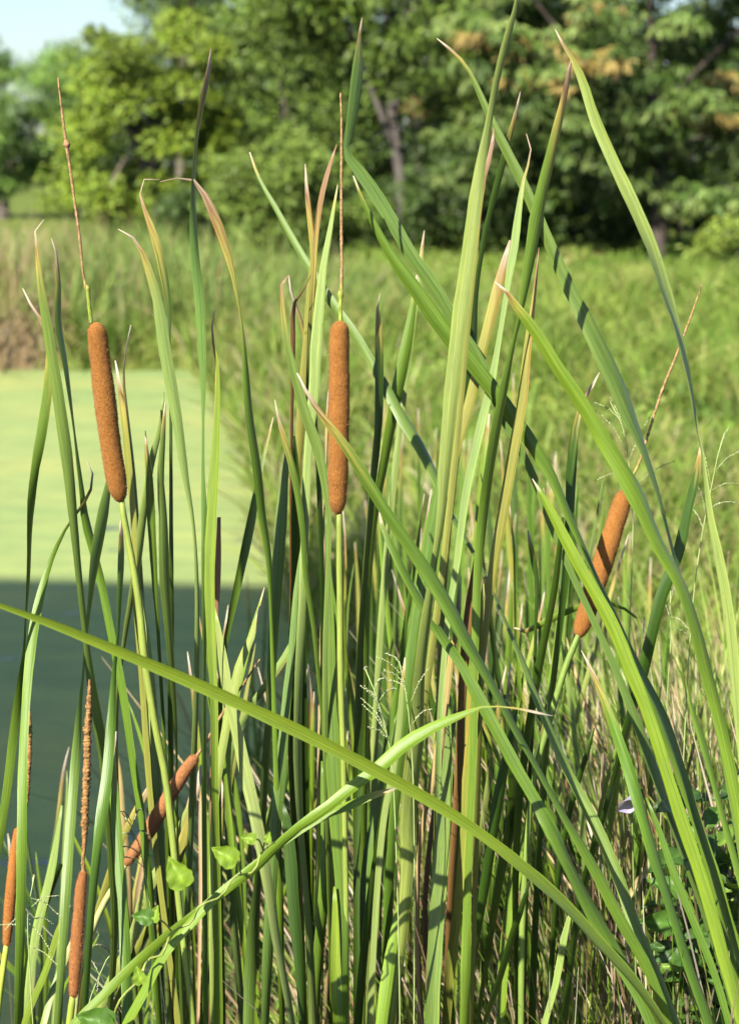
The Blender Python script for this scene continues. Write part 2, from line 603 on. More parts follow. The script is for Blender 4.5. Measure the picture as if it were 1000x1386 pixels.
def top_stem(parent, kps, dt, db, knots=(), name='withered_pollen_stem', lumpy=0.0, green=0.0):
    """what is left of the male flower above the brown spike"""
    n = 160
    S, s = path3(kps, dt, db, n)
    g = np.random.default_rng(len(kps))
    gq = smoothstep(0.80, 0.86, np.linspace(0, 1, n)) * (1 if green else 0)
    R = (S[:, 3] if lumpy else S[:, 3] * .78) * (1 + 0.12 * g.normal(size=n) * (1 - gq))
    for (t, k) in knots:
        R = R * (1 + k * np.exp(-((np.linspace(0, 1, n) - t) / 0.012) ** 2))
    V, F = tube_data(S[:, :3], R, 12, 0.03 + lumpy, seed=3)
    t = smoothstep(0.80, 0.90, np.linspace(0, 1, n))[:, None] * green
    base = np.array((0.30, 0.185, 0.085)) if not lumpy else np.array((0.28, 0.15, 0.055))
    c = base * (1 - t) + np.array((0.25, 0.31, 0.05)) * t
    c = np.repeat(c, 12, 0) * (1 + (g.uniform(0.6, 1.45, size=(n * 12, 1)) - 1) * (1 - np.repeat(gq, 12)[:, None]))
    return mesh_obj(name, V, F, M_MALE, parent, c)


def spike(parent, kps, dt, db, tint=(0.285, 0.120, 0.028), fuzz=9000, name='seed_spike', round_top=1.0):
    n, seg = 150, 44
    S, s = path3(kps, dt, db, n)
    L = s[-1]; R = S[:, 3] * 0.93
    r0 = R.mean()
    e0 = np.clip(s / (r0 * 1.2 * round_top), 0, 1); e1 = np.clip((L - s) / (r0 * 1.5), 0, 1)
    prof = np.sqrt(np.clip(1 - (1 - e0) ** 2, 0, 1)) * np.sqrt(np.clip(1 - (1 - e1) ** 2, 0, 1))
    prof = np.maximum(prof, 0.16)
    g = np.random.default_rng(int(kps.split(',')[0].split('.')[0]) + 5)
    wav = 1 + 0.022 * np.sin(s * 90 + 1) + 0.014 * np.sin(s * 210 + 2)
    V, F = tube_data(S[:, :3], R * prof * wav, seg, 0.0)
    V = V.reshape(n, seg, 3)
    ax = S[:, None, :3]
    rad = V - ax
    bumps = np.zeros((n, seg))
    for i in range(n):
        for j in range(seg):
            p = Vector(V[i, j]) * 95
            bumps[i, j] = noise.noise(p) * 0.022 + noise.noise(p * 3.1) * 0.012
    V = ax + rad * (1 + bumps)[..., None]
    V = V.reshape(-1, 3)
    base = np.array(tint)
    C = base[None] * (1 + 1.8 * bumps.reshape(-1, 1)) * g.uniform(0.9, 1.1, size=(n * seg, 1))
    # short standing bristles give the velvet its soft outline
    i = g.integers(2, n - 2, fuzz); j = g.integers(0, seg, fuzz)
    idx = i * seg + j
    p = V[idx]
    out = norm(rad.reshape(-1, 3)[idx])
    tan = norm(g.normal(size=(fuzz, 3)))
    p = p + tan * 0.0003
    wv = norm(np.cross(out, tan)) * 0.00022
    h = g.uniform(0.0004, 0.0011, size=(fuzz, 1))
    a, b, c = p - wv - out * .0003, p + wv - out * .0003, p + out * h + tan * 0.0004
    FV = np.stack([a, b, c], 1).reshape(-1, 3)
    o = len(V)
    F = F + [(o + 3 * k, o + 3 * k + 1, o + 3 * k + 2) for k in range(fuzz)]
    FC = np.repeat(base[None] * g.uniform(0.75, 1.5, size=(fuzz, 1)), 3, 0)
    return mesh_obj(name, np.vstack([V, FV]), F, M_SPIKE, parent, np.vstack([C, FC]))


def shoot(bpx, by, label, group=None, name='cattail_plant'):
    x = (bpx - 500) / FPX * (by * 0.985 + 0.28)
    o = empty(name, (x, by, -0.12), label, 'cattail', group)
    return o, (x, by)


# --- table of shoots: (base bearing, base distance, label, [leaves]); a leaf is (points tip to root, depth tip, depth low, colour, options)
#     options: t tip length, r rolls, e edge browning
DK = (-35, -58)
SHOOTS = []


def S(key, bpx, by, label, leaves):
    SHOOTS.append((key, bpx, by, label, leaves))


S('A', -30, 1.92, 'cattail at the picture edge with a brown spike half hidden behind a broad leaf', [
    ("31,390,1 44,416,4 58,437,5 65,458,7 65,518,13 58,577,15 47,647,14 43,700,12 40,787,8 36,840,5 34,882,6 28,930,11 20,985,13 13,1045,14 4,1110,13 -10,1190,13", 1.90, 1.95, 'g', dict(t=.04, r=(0, 15, -45, -55, -10, -20))),
    ("117,622,1 126,640,3 124,662,5 112,685,5 95,707,4 75,745,7 63,777,10 49,833,14 40,896,14 37,927,13 33,987,13 31,1036,14 30,1176,14 26,1386,10", 1.98, 1.84, 'y', dict(t=.03, r=(-50, 0, 10, -25, -45))),
])
S('A2', 5, 2.25, 'low leafy cattail shoot behind the slender brown spike at the lower edge', [
    ("84,1090,3 70,1176,12 49,1263,13 35,1368,9 30,1400,9", 2.2, 2.2, 'p', dict(t=0, r=(10, 0))),
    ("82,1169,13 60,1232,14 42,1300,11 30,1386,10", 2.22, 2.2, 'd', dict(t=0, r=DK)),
    ("95,1225,3 82,1250,9 63,1310,11 38,1370,10 30,1395,9", 2.1, 2.1, 'y', dict(t=.01, r=(10, 0))),
    ("112,1240,2 96,1280,8 70,1345,10 58,1390,10", 2.15, 2.1, 'p', dict(t=.02, r=(0, 10))),
])
S('B', 98, 1.80, 'cattail with a slender reddish spike topped by a knobbly golden pollen spike', [
    ("150,630,3 147,660,9 141,700,16 130,770,15 124,815,11 119,857,8 113,930,9 108,980,12 102,1040,14 93,1158,15 86,1281,12 80,1386,10", 1.98, 1.80, 'b', dict(t=.0, r=(-30, -50, -55, 0, -20, -40))),
    ("165,705,3 166,750,9 163,815,7 160,870,5 156,903,7 151,980,14 146,1036,16 130,1176,14 117,1365,10", 1.98, 1.82, 'g', dict(t=.015, r=(-50, -45, 5, -30, -50))),
    ("60,297,1 52,298,1 48,312,2 50,335,5 55,385,10 63,437,14 77,525,17 93,630,18 101,705,14 110,795,10 115,840,9 119,875,9 126,924,12 142,1015,13 150,1100,12 158,1250,11 150,1386,10", 1.88, 1.95, 'b', dict(t=.03, r=(0, 5, -25, -45, -50, -40))),
])
S('C', 285, 1.93, 'cattail bearing the fat brown spike that leans over the open duckweed', [
    ("191,798,3 199,868,10 206,945,14 213,1050,13 222,1200,12 232,1386,10", 2.04, 2.02, 'p', dict(t=.0, r=(0, -20, -40))),
    ("70,322,1 76,335,2 78,350,4 81,378,8 82,437,13 91,490,12 96,532,8 101,577,4 108,630,7 113,665,9 117,700,13 129,752,13 138,791,12 150,857,12 164,927,13 180,1036,12 192,1106,11 205,1218,11 218,1386,9", 1.97, 1.98, 'g', dict(t=.03, r=(-30, -50, -40, 5, 10, -35, -45))),
    ("158,990,3 152,1030,10 154,1070,14 159,1141,15 168,1246,15 175,1386,14", 1.95, 1.86, 'g', dict(t=.02, r=(10, -10, -35))),
    ("224,545,2 221,600,8 219,650,10 223,700,13 227,787,16 234,875,13 240,980,8 241,1040,5 243,1200,6 250,1386,8", 2.02, 2.0, 'b', dict(t=.015, r=(-20, -45, -55, -50))),
    ("156,488,2 162,530,7 168,580,9 174,640,9 180,700,8 182,800,7 190,900,8 205,1100,9 240,1386,9", 2.02, 2.02, 'o', dict(t=.03, r=(30, 0))),
])
S('C2', 235, 2.06, 'leafy cattail shoot with a curled dark tip left of the tall upright leaf', [
    ("197,583,1 199,618,7 202,650,11 204,690,13 207,740,11 210,790,9 213,833,6 217,900,5 220,950,5 225,1050,6 235,1386,9", 2.03, 2.08, 'g', dict(t=.018, r=(20, -20, -50))),
    ("222,530,2 217,577,8 207,620,10 196,690,12 187,770,11 175,840,8 168,882,6 160,960,7 163,1100,8 190,1386,9", 2.08, 2.1, 'p', dict(t=.0, r=(0, -50, -58, -40))),
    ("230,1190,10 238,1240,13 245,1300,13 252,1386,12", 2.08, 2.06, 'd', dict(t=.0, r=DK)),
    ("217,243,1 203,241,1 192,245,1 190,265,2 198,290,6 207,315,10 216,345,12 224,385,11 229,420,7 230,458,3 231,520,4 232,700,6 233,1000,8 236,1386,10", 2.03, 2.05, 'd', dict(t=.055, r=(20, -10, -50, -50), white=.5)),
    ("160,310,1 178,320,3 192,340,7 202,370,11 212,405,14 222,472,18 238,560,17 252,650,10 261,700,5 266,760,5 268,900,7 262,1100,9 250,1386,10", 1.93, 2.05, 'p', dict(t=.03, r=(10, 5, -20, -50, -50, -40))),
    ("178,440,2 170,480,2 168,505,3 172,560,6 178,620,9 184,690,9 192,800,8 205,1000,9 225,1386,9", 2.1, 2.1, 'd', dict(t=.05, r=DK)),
])
S('D', 292, 1.93, 'cattail shoot with one tall upright leaf rising past the duckweed into the bushes', [
    ("286,65,1 285,78,4 283,100,9 273,150,10 266,200,6 264,250,10 263,300,12 265,350,14 270,402,15 273,472,12 275,525,8 275,578,4 275,647,6 277,700,9 278,800,7 278,900,6 278,1050,8 281,1386,11", 1.90, 1.95, 'b', dict(t=.05, r=(-30, -50, 5, -10, -50, -55, -30, -45), white=.25)),
    ("291,420,1 287,448,3 294,490,6 295,540,9 291,630,15 287,700,16 284,787,16 286,857,14 290,962,12 290,1050,12 293,1200,12 294,1386,13", 1.93, 1.90, 'y', dict(t=.03, r=(15, 5, -5, -30, -40), e=-.25)),
    ("370,565,1 361,602,5 352,640,7 341,700,13 326,770,13 313,830,10 303,880,8 296,1000,9 300,1386,10", 2.12, 2.05, 'g', dict(t=.02, r=(0, -40, -56))),
    ("352,820,2 340,862,10 325,896,14 316,935,14 303,1000,13 292,1080,11 288,1250,10 290,1386,10", 2.0, 1.97, 'p', dict(t=.01, r=(5, -10, -20))),
    ("296,700,6 295,750,9 293,800,10 290,850,9 288,950,7 287,1386,8", 2.06, 2.0, 'n', dict(t=.0, r=(20, -30))),
])
S('E', 388, 1.95, 'cattail shoot between the two largest spikes with a bent yellow leaf at its top', [
    ("217,246,1 245,241,2 262,244,4 272,256,8 287,285,14 302,325,13 310,350,10 317,378,7 325,420,3 328,440,3 333,490,9 341,560,14 353,640,16 358,700,14 365,752,10 367,815,5 369,900,6 375,1100,9 385,1386,10", 1.90, 2.0, 'g', dict(t=.075, r=(-10, -15, -50, -30, 5, -20, -50), white=.35)),
    ("290,822,3 296,857,10 302,900,16 309,945,17 322,1000,18 332,1046,19 346,1106,19 363,1193,16 374,1263,15 391,1351,13 397,1386,13", 1.96, 1.92, 'p', dict(t=.0, r=(10, 5, -30, -45))),
    ("389,600,3 385,650,12 381,700,18 377,770,19 372,857,17 366,980,14 362,1036,14 358,1110,15 352,1193,15 343,1281,17 337,1386,15", 2.02, 1.98, 'b', dict(t=.0, r=(0, -20, -45, -55, -20))),
    ("358,795,1 343,850,8 328,905,12 318,950,12 308,1020,11 320,1200,10 345,1386,10", 2.05, 2.0, 'y', dict(t=.01, r=(10, -20))),
    ("409,735,4 400,805,8 395,875,10 388,945,13 381,1032,17 375,1106,18 369,1193,16 364,1280,14 361,1386,11", 2.0, 1.95, 'b', dict(t=.0, r=(5, 0, -20, -50))),
    ("382,1085,4 388,1115,14 392,1150,18 398,1228,19 407,1316,15 411,1386,12", 1.96, 1.94, 'd', dict(t=.0, r=(0, -30))),
    ("412,833,5 406,852,10 386,889,11 362,925,11 340,955,10 322,990,9 310,1060,9 330,1386,10", 2.06, 2.1, 'p', dict(t=.008, r=(10, -20, -50), e=.2)),
])
S('F', 462, 1.95, 'cattail bearing the straight upright brown spike at the centre of the clump', [
    ("440,690,2 444,752,7 446,840,13 447,945,17 450,1032,22 456,1123,21 462,1211,18 464,1298,15 464,1386,13", 1.98, 1.93, 'g', dict(t=.0, r=(0, 5, 0, -15, -40))),
    ("391,372,2 384,370,2 381,385,4 382,410,6 386,455,10 398,507,14 412,560,17 430,612,16 441,670,11 446,710,7 444,760,7 440,900,8 445,1100,9 455,1386,10", 1.90, 1.99, 'b', dict(t=.035, r=(0, 10, -10, -40, -55), white=.2)),
    ("457,250,1 450,290,6 443,330,9 439,350,10 433,402,14 427,472,17 425,525,16 418,595,13 413,700,12 410,800,11 405,950,11 405,1036,13 409,1123,11 416,1211,11 421,1281,13 425,1386,14", 1.97, 1.98, 'p', dict(t=.012, r=(0, 5, -10, -50, -50, -30))),
    ("372,541,1 377,567,4 385,595,8 395,630,10 405,680,10 410,720,9 414,780,8 425,850,7 432,917,7 439,980,9 445,1100,10 455,1386,11", 1.96, 1.99, 'g', dict(t=.025, r=(0, -25, -50))),
    ("453,1200,4 454,1240,11 454,1290,15 456,1386,14", 1.94, 1.93, 'y', dict(t=.0, r=(0, -20))),
    ("436,1030,4 440,1080,13 442,1140,16 440,1211,18 434,1281,16 428,1386,12", 2.02, 2.0, 'g', dict(t=.0, r=(-10, -40))),
])
S('F2', 420, 2.12, 'leafy cattail shoot with dried curled brown tips just left of the centre spike', [
    ("413,222,1 415,260,6 420,310,8 424,350,9 421,385,13 416,455,13 410,525,13 405,600,13 400,700,12 398,800,11 396,900,10 402,1100,10 415,1386,11", 2.06, 2.12, 'o', dict(t=.05, r=(10, -10, -30, -50), e=.7)),
    ("456,195,1 445,230,7 435,270,9 428,320,8 424,370,7 420,450,8 416,600,9 410,800,10 412,1100,10 420,1386,10", 2.04, 2.14, 'd', dict(t=.11, r=(20, -30, -55), white=.1)),
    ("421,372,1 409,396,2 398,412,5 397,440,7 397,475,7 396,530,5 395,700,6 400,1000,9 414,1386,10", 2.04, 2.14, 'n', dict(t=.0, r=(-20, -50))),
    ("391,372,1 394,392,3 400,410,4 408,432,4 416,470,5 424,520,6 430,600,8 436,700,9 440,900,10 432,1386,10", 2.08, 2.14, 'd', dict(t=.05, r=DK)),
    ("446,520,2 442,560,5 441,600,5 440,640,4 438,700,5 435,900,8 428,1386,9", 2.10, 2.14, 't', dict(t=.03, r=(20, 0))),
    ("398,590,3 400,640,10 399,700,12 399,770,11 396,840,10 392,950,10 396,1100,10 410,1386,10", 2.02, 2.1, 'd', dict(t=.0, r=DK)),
])
S('G', 488, 2.0, 'cattail shoot of narrow upright leaves just right of the centre spike', [
    ("514,397,1 511,408,2 511,425,5 512,445,10 512,507,13 510,577,13 504,640,12 499,700,12 493,770,10 488,840,9 485,900,11 484,1000,13 483,1090,12 482,1386,10", 2.05, 2.0, 'd', dict(t=.028, r=(-20, -45, -50, -45, 5, -20))),
    ("564,372,2 560,405,9 550,470,17 536,542,18 521,630,15 510,700,12 503,770,10 499,860,10 496,1000,11 492,1200,11 490,1386,11", 2.07, 2.06, 'g', dict(t=.012, r=(0, -45, -52, -30))),
    ("540,960,3 532,1000,14 522,1060,19 512,1105,20 503,1141,20 496,1193,18 490,1281,13 486,1386,11", 2.04, 2.0, 'g', dict(t=.0, r=(-10, 0, -30))),
    ("548,890,2 544,930,7 540,980,9 532,1040,10 520,1100,10 510,1200,10 500,1386,10", 1.95, 1.96, 'p', dict(t=.012, r=(10, 0))),
    ("574,312,1 571,335,5 568,370,7 560,430,8 548,520,9 534,640,10 522,760,10 512,900,10 505,1100,10 498,1386,10", 2.16, 2.1, 'p', dict(t=.02, r=(0, -20))),
])
S('H', 522, 1.90, 'cattail shoot with the tallest leaf, broad and pale, rising out of the top edge', [
    ("703,-30,1 698,10,6 685,60,10 673,110,8 662,165,9 650,225,16 638,300,21 632,350,22 622,420,23 615,490,22 608,560,21 602,630,18 597,700,14 587,770,10 578,840,14 571,910,16 566,1015,18 563,1036,19 556,1088,21 552,1176,20 543,1281,17 531,1386,15", 1.86, 1.92, 'p', dict(t=.0, r=(-35, -45, 0, 5, -10, -25, -50, -45, -10, -40))),
    ("538,1225,5 533,1265,13 527,1300,18 516,1386,18", 1.92, 1.90, 'y', dict(t=.0, r=(5, -10))),
    ("552,900,3 546,960,14 540,1010,18 534,1040,17 521,1123,15 500,1246,12 487,1386,11", 2.0, 1.96, 'd', dict(t=.0, r=(-30, -50, -50))),
    ("598,600,1 590,665,7 584,700,15 570,798,20 559,875,21 549,962,19 540,1040,16 530,1150,13 524,1386,13", 1.99, 1.98, 'g', dict(t=.01, r=(5, 0, -20, -50))),
    ("668,172,1 664,205,7 655,240,6 648,290,7 642,350,8 632,450,9 618,600,10 600,760,10 575,950,11 550,1150,12 535,1386,12", 1.90, 1.97, 'o', dict(t=.06, r=(0, -40), white=.15)),
])
S('I', 590, 1.97, 'cattail shoot with a thin hooked whitish tip and a broad pale leaf at its foot', [
    ("608,960,3 607,1000,10 605,1050,17 598,1158,23 591,1246,23 584,1386,21", 1.96, 1.93, 'b', dict(t=.0, r=(0, 5, -10))),
    ("712,181,1 718,200,2 714,225,3 709,240,4 702,285,10 695,340,13 691,360,12 683,413,8 676,455,8 667,507,12 656,555,14 645,600,14 633,654,14 626,700,12 617,770,10 606,840,9 598,930,9 592,1050,10 590,1386,11", 1.98, 2.0, 'p', dict(t=.035, r=(10, 0, -10, 10, -40, -50), white=.4)),
    ("704,124,1 698,155,6 690,185,10 675,245,11 662,295,9 652,345,7 644,400,9 640,470,14 632,550,14 620,610,10 612,680,9 605,760,9 598,900,10 592,1100,11 588,1386,11", 2.05, 2.06, 'd', dict(t=.03, r=(-20, -45, -55, -50), e=.2)),
    ("690,325,3 687,340,9 680,365,13 674,385,14 662,435,15 648,490,16 634,550,15 620,600,12 612,640,9 606,700,8 600,800,9 595,1000,10 592,1386,11", 2.02, 2.04, 'o', dict(t=.035, r=(0, -5, -40, -55), e=.25, white=.4)),
])
S('J', 612, 2.08, 'withering cattail shoot with brown and yellow leaves right of centre', [
    ("650,640,1 655,670,4 652,710,9 646,760,14 636,820,16 628,900,14 624,980,12 620,1060,11 612,1200,11 606,1386,12", 2.0, 2.05, 'n', dict(t=.04, r=(10, -20, -40))),
    ("654,790,3 650,830,9 647,875,13 639,980,17 633,1050,16 629,1123,14 619,1228,14 608,1316,15 602,1386,14", 1.93, 1.98, 'o', dict(t=.0, r=(-10, 0, -10, -40), e=-.5)),
    ("624,780,1 622,810,4 620,840,6 612,875,8 605,930,10 595,1000,12 586,1050,10 571,1123,7 565,1193,7 570,1386,9", 2.0, 2.06, 't', dict(t=.06, r=(10, -20), white=.9)),
    ("604,940,2 600,1000,9 590,1080,8 580,1160,8 575,1250,8 585,1386,9", 2.12, 2.1, 'n', dict(t=.0, r=(0, -30))),
    ("662,560,2 655,620,9 648,700,11 640,790,11 634,880,11 626,1000,11 618,1200,12 610,1386,12", 2.18, 2.14, 'y', dict(t=.02, r=(0, -30))),
])
S('K', 640, 1.92, 'cattail shoot whose broad leaf tip rests against the tallest drooping leaf', [
    ("774,75,1 770,100,7 760,150,11 745,215,16 730,280,18 719,345,16 711,390,11 703,430,6 695,465,5 687,507,9 675,577,15 664,647,17 655,700,16 648,760,14 644,830,12 642,900,10 640,1000,11 632,1200,12 630,1386,12", 1.92, 1.93, 'g', dict(t=.045, r=(-25, -30, -40, -55, -10, 10, 0, -40), e=.45, white=.2)),
    ("729,335,1 722,405,6 713,472,11 706,542,14 694,612,17 685,665,16 679,700,16 667,770,14 659,840,10 652,900,9 648,1000,10 645,1200,11 640,1386,11", 1.94, 1.95, 'o', dict(t=.06, r=(5, 0, -20, -55, -50), e=.45, white=.1)),
    ("700,960,4 694,1000,13 685,1040,16 671,1123,15 657,1211,12 642,1300,10 630,1386,10", 2.0, 1.97, 'd', dict(t=.0, r=DK)),
    ("683,940,3 692,980,14 697,1050,18 695,1106,18 678,1193,17 664,1281,16 648,1386,13", 2.05, 2.0, 'd', dict(t=.0, r=(-40, -45, -55))),
    ("716,1193,4 706,1230,9 695,1263,11 675,1333,12 657,1386,12", 1.96, 1.95, 'd', dict(t=.0, r=(-30, -50))),
])
S('L', 715, 2.05, 'cattail with the tilted brown spike that leans towards the mango tree', [
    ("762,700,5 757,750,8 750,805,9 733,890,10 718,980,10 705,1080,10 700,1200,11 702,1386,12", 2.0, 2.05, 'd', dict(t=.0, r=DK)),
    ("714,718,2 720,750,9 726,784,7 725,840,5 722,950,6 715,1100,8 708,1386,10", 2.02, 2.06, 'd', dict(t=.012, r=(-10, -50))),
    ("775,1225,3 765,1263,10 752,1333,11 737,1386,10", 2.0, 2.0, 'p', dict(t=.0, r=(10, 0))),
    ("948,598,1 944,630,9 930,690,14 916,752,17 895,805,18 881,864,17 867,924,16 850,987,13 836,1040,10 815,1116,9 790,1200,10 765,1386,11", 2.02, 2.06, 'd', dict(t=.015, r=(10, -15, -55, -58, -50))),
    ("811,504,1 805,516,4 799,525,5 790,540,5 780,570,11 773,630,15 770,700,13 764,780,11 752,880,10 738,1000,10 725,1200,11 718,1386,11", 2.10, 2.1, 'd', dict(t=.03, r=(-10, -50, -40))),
    ("716,1100,3 712,1130,12 700,1170,18 690,1230,17 682,1300,15 678,1386,13", 2.12, 2.1, 'y', dict(t=.0, r=(10, 0))),
    ("695,850,2 702,858,4 709,856,6 737,843,10 780,823,9 812,816,7 840,822,5 862,838,4 868,860,3 862,920,4 820,1060,6 760,1386,9", 2.16, 2.16, 'y', dict(t=.015, r=(10, 0, -30))),
    ("804,985,2 795,1020,8 782,1060,10 770,1110,10 758,1180,10 745,1386,10", 2.05, 2.06, 'd', dict(t=.0, r=(-20, -50))),
])
S('M', 1040, 1.80, 'cattail shoot whose longest leaf lies right across the front to the opposite edge', [
    ("-60,797,3 -30,808,6 0,819,8 70,844,13 175,887,17 280,932,18 350,964,18 420,997,19 490,1033,18 560,1071,18 610,1101,17 675,1148,16 702,1171,16 755,1218,17 807,1274,17 860,1333,15 895,1386,14", 1.66, 1.78, 'y', dict(t=.0, r=(0, 0, 5, 5, 5, 5, -10, -52, -58, -58))),
    ("402,505,2 416,533,5 433,560,9 465,602,14 493,647,17 521,693,18 563,752,19 605,815,19 640,875,17 675,937,14 702,990,13 730,1040,10 765,1106,12 800,1169,16 839,1246,17 874,1309,15 905,1386,13", 1.80, 1.86, 'g', dict(t=.04, r=(10, 5, 0, -25, -55, -58, -45, -10, 0, 5))),
    ("338,206,2 350,240,5 375,285,8 405,340,11 430,382,14 455,420,15 482,458,15 510,504,15 542,560,15 570,602,14 591,644,13 615,700,11 640,742,9 661,784,8 690,850,9 710,896,11 730,950,13 768,1042,14 800,1106,17 832,1176,18 860,1253,17 888,1316,16 916,1386,14", 2.12, 1.88, 'b', dict(t=.015, r=(0, 0, 5, -42, -58, -55, -30, 0, -25, -48))),
    ("512,690,2 518,715,8 531,742,11 556,791,12 580,830,15 601,865,16 622,896,15 650,950,18 685,1015,18 696,1036,18 727,1088,18 762,1151,19 797,1221,20 832,1288,20 860,1337,18 881,1386,16", 1.96, 1.86, 'g', dict(t=.008, r=(0, -40, -40, 10, 10, 0, -48, -52, -30, -20))),
])
S('N', 1090, 1.98, 'cattail shoot with a broad leaf folded sharply beside the thin centre stem', [
    ("490,24,1 487,50,6 485,95,18 480,140,18 473,180,12 468,199,7 464,203,7 468,208,11 476,217,14 500,250,20 530,299,20 557,347,20 591,395,20 615,437,19 647,486,17 681,567,12 702,605,12 727,658,11 741,700,10 775,780,10 830,900,11 900,1080,12 960,1250,13 1000,1386,13", 2.0, 2.02, 'b', dict(t=.018, r=(-25, -30, -5, 0, -5, -10, -45, -45, -30))),
    ("478,238,2 490,270,6 503,298,10 515,322,12 531,350,16 566,399,22 601,448,24 633,486,24 661,521,23 685,553,22 720,602,20 748,647,17 769,693,13 790,738,10 811,787,8 828,820,7 860,890,8 900,990,10 950,1140,11 990,1300,12 1008,1386,12", 1.96, 1.97, 'g', dict(t=.008, r=(0, 5, 5, 0, -48, -58, -55, -30, -20, 0))),
    ("591,52,1 600,60,3 615,72,5 632,92,5 650,130,9 670,175,13 700,235,16 725,290,18 749,345,19 769,388,20 790,427,21 815,476,22 836,518,22 856,567,19 874,612,15 891,665,10 900,700,7 914,755,8 935,830,9 960,930,10 985,1050,11 1010,1200,12 1025,1386,12", 2.03, 1.96, 'b', dict(t=.03, r=(5, 0, 0, -35, -58, -60, -30, -20, -10, -10), white=.9)),
])
S('O', 1160, 1.88, 'cattail shoot whose tall leaf droops in an arch beyond the tilted spike', [
    ("669,381,1 683,393,5 696,413,12 720,445,18 752,497,21 783,543,22 811,588,22 839,630,22 867,676,21 895,738,20 923,787,20 944,847,19 958,910,19 975,980,18 990,1050,16 1003,1120,15 1030,1300,14", 1.86, 1.86, 'y', dict(t=.022, r=(5, 5, 0, -45, -56, -50, -20, 0, 0, 0), white=.9)),
    ("751,40,1 756,50,3 762,60,5 772,75,6 785,100,13 805,160,17 830,220,18 855,275,19 880,335,18 898,392,17 912,437,16 925,490,13 937,546,8 944,588,3 948,605,4 954,647,7 961,700,10 972,752,14 982,805,15 991,875,16 997,945,15 1004,1015,14 1025,1200,13", 1.88, 1.86, 'p', dict(t=.02, r=(5, 5, -25, -50, -60, -10, 0, 0, 0, -10), white=.9)),
    ("720,648,1 735,675,9 750,703,16 779,760,18 807,808,19 832,857,19 853,910,19 874,962,18 900,1043,17 920,1106,19 944,1176,19 965,1246,19 989,1333,17 1005,1386,16", 1.88, 1.83, 'y', dict(t=.006, r=(0, 5, 5, -5, -20))),
    ("850,868,2 867,910,8 895,966,11 923,1045,9 947,1123,12 968,1183,14 986,1246,15 1003,1300,15 1025,1386,14", 1.92, 1.86, 'g', dict(t=.0, r=(-40, -45, 0, 0))),
    ("928,924,1 937,962,8 951,1004,11 961,1040,10 979,1106,10 1000,1186,10 1030,1300,12", 1.86, 1.84, 'g', dict(t=.0, r=(-20, -30, 0))),
])
S('Q', 1010, 1.86, 'cattail shoot with thick two-toned leaves beside the dark leafy shrub', [
    ("786,880,1 797,903,5 808,928,9 825,973,15 846,1030,17 870,1100,19 895,1176,20 920,1253,21 940,1316,21 965,1386,19", 1.94, 1.86, 'g', dict(t=.03, r=(15, 10, -45, -55, -55))),
    ("874,1080,3 891,1123,8 912,1186,11 937,1246,11 965,1316,11 985,1386,10", 1.89, 1.86, 'g', dict(t=.0, r=(10, 0))),
])
PLANTS = {}
for key, bpx, by, label, leaves in SHOOTS:
    p, b = shoot(bpx, by, label)
    PLANTS[key] = (p, b)
    for (kps, dt, db, c, o) in leaves:
        blade(p, kps, dt, db, b, c, tip=o.get('t', .02), rolls=o.get('r'), edge=o.get('e', 0), white=o.get('white', .7))

# the flowering stems
GY = (0.235, 0.29, 0.05); GN = (0.17, 0.25, 0.045)
p, b = PLANTS['C']
st = stalk(p, "164,668,7 168,700,9 178,752,9 189,822,10 196,892,11 210,980,10 224,1050,10 231,1106,10 245,1246,9 262,1386,9", 1.92, 1.93, b, GY, GN)
spike(st, "130,436,27 134,470,29 141,530,31 150,600,30 158,650,28 164,680,23", 1.90, 1.92)
top_stem(st, "79,105,2.5 83,140,4 88,180,5 92,205,5 100,262,5 108,320,5 116,385,5.5 119,392,7 121,412,6.5 124,438,7", 1.88, 1.90, knots=((.27, 1.1), (.285, .7), (.855, .5)), green=1.0)
p, b = PLANTS['F']
st = stalk(p, "459,685,7 459,700,8 460,805,9 461,910,9 465,1036,8 468,1200,8 469,1386,8", 1.92, 1.95, b, GY, GN)
spike(st, "460,434,26 459,470,29 459,540,30 458,620,29 457,670,26 457,697,20", 1.91, 1.92)
top_stem(st, "461,126,2 462,160,3.5 462,230,4.5 462,300,5 462,388,6 461,400,7 461,436,6.5", 1.92, 1.91, knots=((.02, .6), (.88, .6)), green=1.0)
p, b = PLANTS['L']
st = stalk(p, "786,850,6 781,863,8 765,903,9 744,973,9 723,1050,9 712,1150,9 706,1280,9 705,1386,9", 2.03, 2.04, b, GN, GN)
spike(st, "846,664,24 838,690,27 824,735,29 808,785,29 795,825,27 782,863,20", 2.08, 2.03)
top_stem(st, "950,384,2 938,418,3 915,480,4 895,530,4.5 876,590,4.5 862,632,5 853,650,6 845,668,6", 2.14, 2.08, knots=((.52, .3),), green=.6)
p, b = PLANTS['B']
st = stalk(p, "100,1340,7 99,1352,9 96,1370,10 94,1400,10", 1.80, 1.80, b, (0.26, 0.32, 0.04), GY)
spike(st, "114,1178,9 111,1195,15 108,1230,17 105,1270,18 102,1310,17 100,1352,13", 1.80, 1.80, tint=(0.32, 0.130, 0.042), fuzz=5000, round_top=.6)
top_stem(st, "122,920,3 121,950,7 119,990,9 118,1040,9 116,1090,9 115,1130,8 114,1150,5 113,1162,5 113,1185,6", 1.80, 1.80, lumpy=.16, name='pollen_spike')
p, b = PLANTS['A']
st = stalk(p, "10,1272,7 8,1290,8 2,1330,9 -4,1386,9", 1.92, 1.92, b, (0.38, 0.44, 0.06), GN)
spike(st, "24,1120,8 21,1150,14 16,1200,16 12,1245,15 9,1283,11", 1.93, 1.92, tint=(0.34, 0.135, 0.032), fuzz=3000, round_top=.6)
